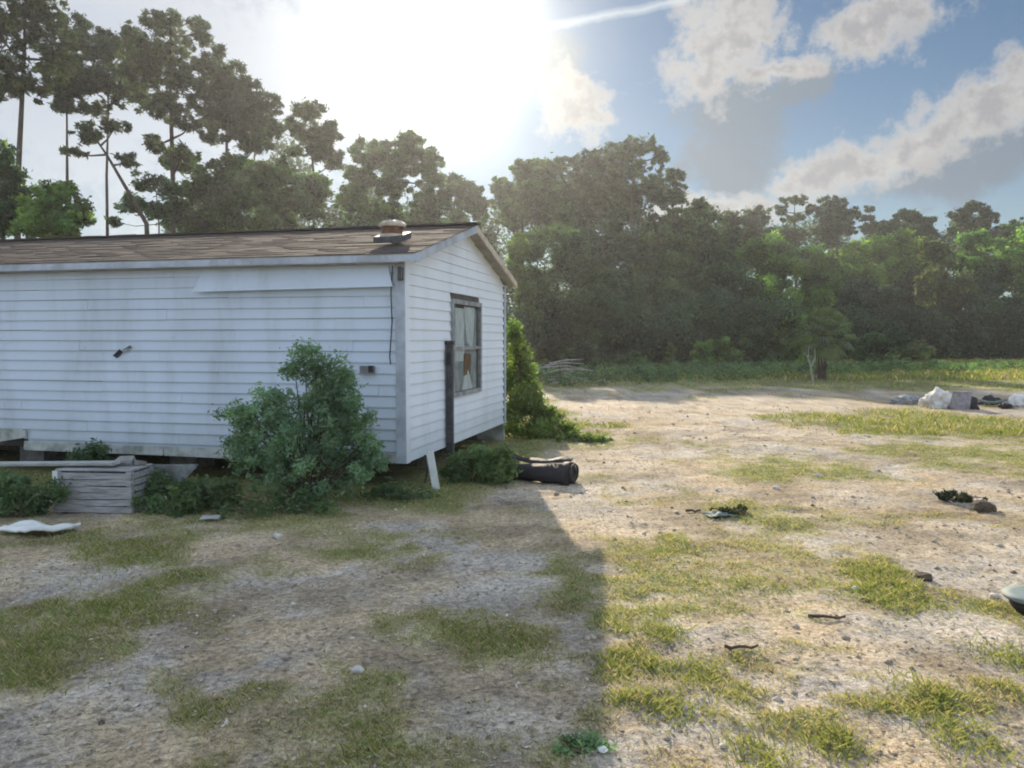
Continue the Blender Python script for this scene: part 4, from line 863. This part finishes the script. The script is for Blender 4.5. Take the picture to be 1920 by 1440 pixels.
T('broadleaf_tree', 'slim lime green tree showing past the far end of the gable', 'tree', 40, [(972, 0), (975, 600), (970, 500)], [(975, 462, 24, 26), (968, 505, 26, 34), (985, 550, 24, 34), (990, 600, 24, 34), (975, 650, 30, 40), (1000, 690, 30, 24)], 'lime', 9000, .075, .07, .28, 80)
T('vine_bush', 'low lime green vines heaped at the far corner of the home', 'vines', 14.7, [(968, 0), (975, 700), (970, 650)], [(966, 630, 12, 26), (972, 665, 18, 26), (985, 700, 24, 28), (960, 720, 22, 34), (990, 740, 30, 24)], 'lime', 5000, .032, .03, .20, 50, aspect=.45)
T('sapling', 'upright light green shrub at the foot of the middle woods', 'sapling', 40, [(1257, 0), (1257, 690), (1258, 655)], [(1259, 655, 9, 14), (1256, 680, 11, 14), (1250, 700, 12, 12)], 'lime', 1600, .06, .04, .16, 18, limbs=False)

for px, top_, rx, Y, lm, lab in [(1100, 640, 44, 39, 'oak', 'rounded bush at the back of the yard right of the fallen branches'), (1180, 660, 30, 41, 'oak', 'low bush left of the upright light green sapling'), (1345, 630, 46, 45, 'lush', 'wide leafy bush between the sapling and the palm'),
        (1430, 610, 40, 47, 'oak', 'tall grey green bush just left of the palm'), (1640, 620, 42, 50, 'oak', 'dusky bush in the shade to the right of the palm'), (1490, 590, 34, 56, 'lush', 'light green bush peeping out behind the palm crown'), (1720, 640, 30, 56, 'olive', 'pale olive bush under the vine draped tree')]:
    by = 636 + CAMZ / Y * F
    T('bush', lab, 'bush', Y, [(px, 0), (px, by - 5), (px, top_ + 14)], [(px, top_ + 16, rx * .55, 16), (px - rx * .5, (top_ + by) / 2, rx * .5, (by - top_) * .32), (px + rx * .5, (top_ + by) / 2 + 4, rx * .5, (by - top_) * .32), (px, by - 14, rx, 18)], lm, 5500, .002 * Y, .05, .009 * Y, 26, group='bushes at the foot of the woods')
def mass(name, label, xs, Yf, top, n, leaf, lm, puff, npuff, seed):
    """woodland undergrowth: puffs heaped along a strip"""
    C_, R_ = [], []
    px = rng.uniform(xs[0], xs[1], npuff); Y = Yf(px) + rng.uniform(-3, 5, npuff); hz = top(px) * (0.78 + .45 * vnoise(px * .02, px * 0 + seed, seed)) * rng.random(npuff) ** .6
    X = (px - 960) / F * Y; C_ = np.stack([X, Y, hz], 1); R_ = puff * rng.uniform(.6, 1.4, npuff)
    v, f, tc_ = leafcloud(C_, R_, n, leaf, .8, .5, 0, .4); v[:, 2] = np.maximum(v[:, 2], 0.02)
    return tag(link(name, np_mesh(name, v, f, tc_), M[lm]), label, 'undergrowth', kind='stuff')
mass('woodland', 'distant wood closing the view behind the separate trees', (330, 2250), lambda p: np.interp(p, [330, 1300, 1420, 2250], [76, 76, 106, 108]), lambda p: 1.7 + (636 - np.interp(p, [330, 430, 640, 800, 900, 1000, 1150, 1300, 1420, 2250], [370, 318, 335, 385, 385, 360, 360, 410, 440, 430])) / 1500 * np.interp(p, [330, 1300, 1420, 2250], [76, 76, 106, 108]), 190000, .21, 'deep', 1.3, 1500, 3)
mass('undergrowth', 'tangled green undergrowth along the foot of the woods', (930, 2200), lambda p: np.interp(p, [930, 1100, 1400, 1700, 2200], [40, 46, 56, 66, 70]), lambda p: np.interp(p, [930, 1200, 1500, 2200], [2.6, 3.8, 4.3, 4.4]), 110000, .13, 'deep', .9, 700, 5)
mass('low_weeds', 'low dull green weeds bordering the far edge of the yard', (960, 2150), lambda p: np.interp(p, [960, 1250, 1500, 2150], [30, 33, 38, 46]), lambda p: np.interp(p, [960, 1300, 1600, 2150], [.45, .55, .5, .3]), 30000, .06, 'weed', .22, 900, 7)
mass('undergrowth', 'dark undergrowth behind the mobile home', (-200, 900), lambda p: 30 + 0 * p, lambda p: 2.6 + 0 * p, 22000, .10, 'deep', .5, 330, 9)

# palm
def palm(px, py0, pyc, Y, r, label):
    base = at(px, 636, Y); base.z = 0; root = empty('palm_tree', base, 0, label, 'palm tree'); top = at(px + 4, pyc, Y) - base
    mb = MB(); n_ = 12; mb.tube([(0, 0, -.1)] + [Vector((0, 0, 0)).lerp(top, i / n_) + Vector((.02 * math.sin(i * 2.1), 0, 0)) for i in range(1, n_ + 1)], [.26] + [.20 + .03 * (i % 2) for i in range(n_)], 10)
    mb.build('trunk', M['bark'], root)
    for i in range(46):
        a_ = i * 2.399; e = R(80 - i * 3.1); ln = r * rnd.uniform(.5, .62); d_ = Vector((math.cos(a_) * math.cos(e), math.sin(a_) * math.cos(e), math.sin(e)))
        m_ = MB(); s = d_.cross(Vector((0, 0, 1))).normalized(); up = s.cross(d_); o_ = top + d_ * ln
        m_.tube([top, top + d_ * ln * .6 + Vector((0, 0, .03)), o_], [.02, .014, .01], 4, False)
        for k_ in range(13):
            t_ = R(-80 + k_ * 160 / 12); L2 = r * .5 * (1 - .25 * abs(math.sin(t_))); dr = d_ * math.cos(t_) + s * math.sin(t_)
            p1 = o_ + dr * L2 * .55 + up * .03; p2 = o_ + dr * L2 - Vector((0, 0, L2 * .42)); wv = (s * math.cos(t_) - d_ * math.sin(t_)) * .035
            m_.add([o_, p1 + wv, p2, p1 - wv + up * .015], [(0, 1, 2, 3)])
        fo = m_.build('frond', M['palm'], root); ca_ = fo.data.color_attributes.new('Col', 'FLOAT_COLOR', 'POINT'); ca_.data.foreach_set('color', [1.0] * (4 * len(fo.data.vertices)))
palm(1540, 715, 628, 33, 1.4, 'short palm with a rounded drooping crown in front of the dark woods')
b_ = gp(1525, 708)
root = empty('bare_branch', (at(1520, 700, 31.2).x, 31.2, 0), 0, 'bleached bare branch curving up in front of the palm', 'branch')
MB().tube([(.1, 0, 0), (.0, 0, .6), (-.12, 0, 1.0), (-.08, 0, 1.45)], [.05, .035, .025, .01], 6).tube([(.0, 0, .6), (.16, 0, .95), (.14, 0, 1.35)], [.03, .02, .01], 5).tube([(-.12, 0, 1.0), (-.3, 0, 1.2)], [.02, .008], 5).build('limb', M['palebark'], root)
# fallen pale branches beside the vines
b_ = gp(1060, 722)
root = empty('fallen_branches', (b_.x, b_.y, 0), 0, 'pale fallen branches piled beyond the lime weeds by the home', 'branches')
for i in range(9):
    L_ = rnd.uniform(1.2, 2.6); a_ = rnd.uniform(-.25, .25); z_ = .12 + i * .09
    MB().tube([(-L_ / 2 + rnd.uniform(-.3, .3), rnd.uniform(-.4, .4), z_ - .04), (0, 0, z_ + rnd.uniform(0, .12)), (L_ / 2, rnd.uniform(-.4, .4), z_ + a_ * .8)], [.035, .028, .012], 5).build('branch', M['palebark'], root)

# ------------------------------------------------------------------ haze: volume added to stand in for the lens flare's pale veil
HZ = MB().box((0, 70, 12), (420, 190, 26)); hz = HZ.build('haze', None); hm = bpy.data.materials.new('haze'); hm.use_nodes = True; t = hm.node_tree; t.nodes.clear()
o_ = t.nodes.new('ShaderNodeOutputMaterial'); pv = t.nodes.new('ShaderNodeVolumePrincipled'); pv.inputs['Color'].default_value = (.92, .95, 1, 1); pv.inputs['Density'].default_value = .00055; pv.inputs['Anisotropy'].default_value = .64
t.links.new(pv.outputs[0], o_.inputs['Volume']); hz.data.materials.append(hm); tag(hz, 'thin bright haze added over the yard and woods in place of lens flare', 'haze', kind='stuff')
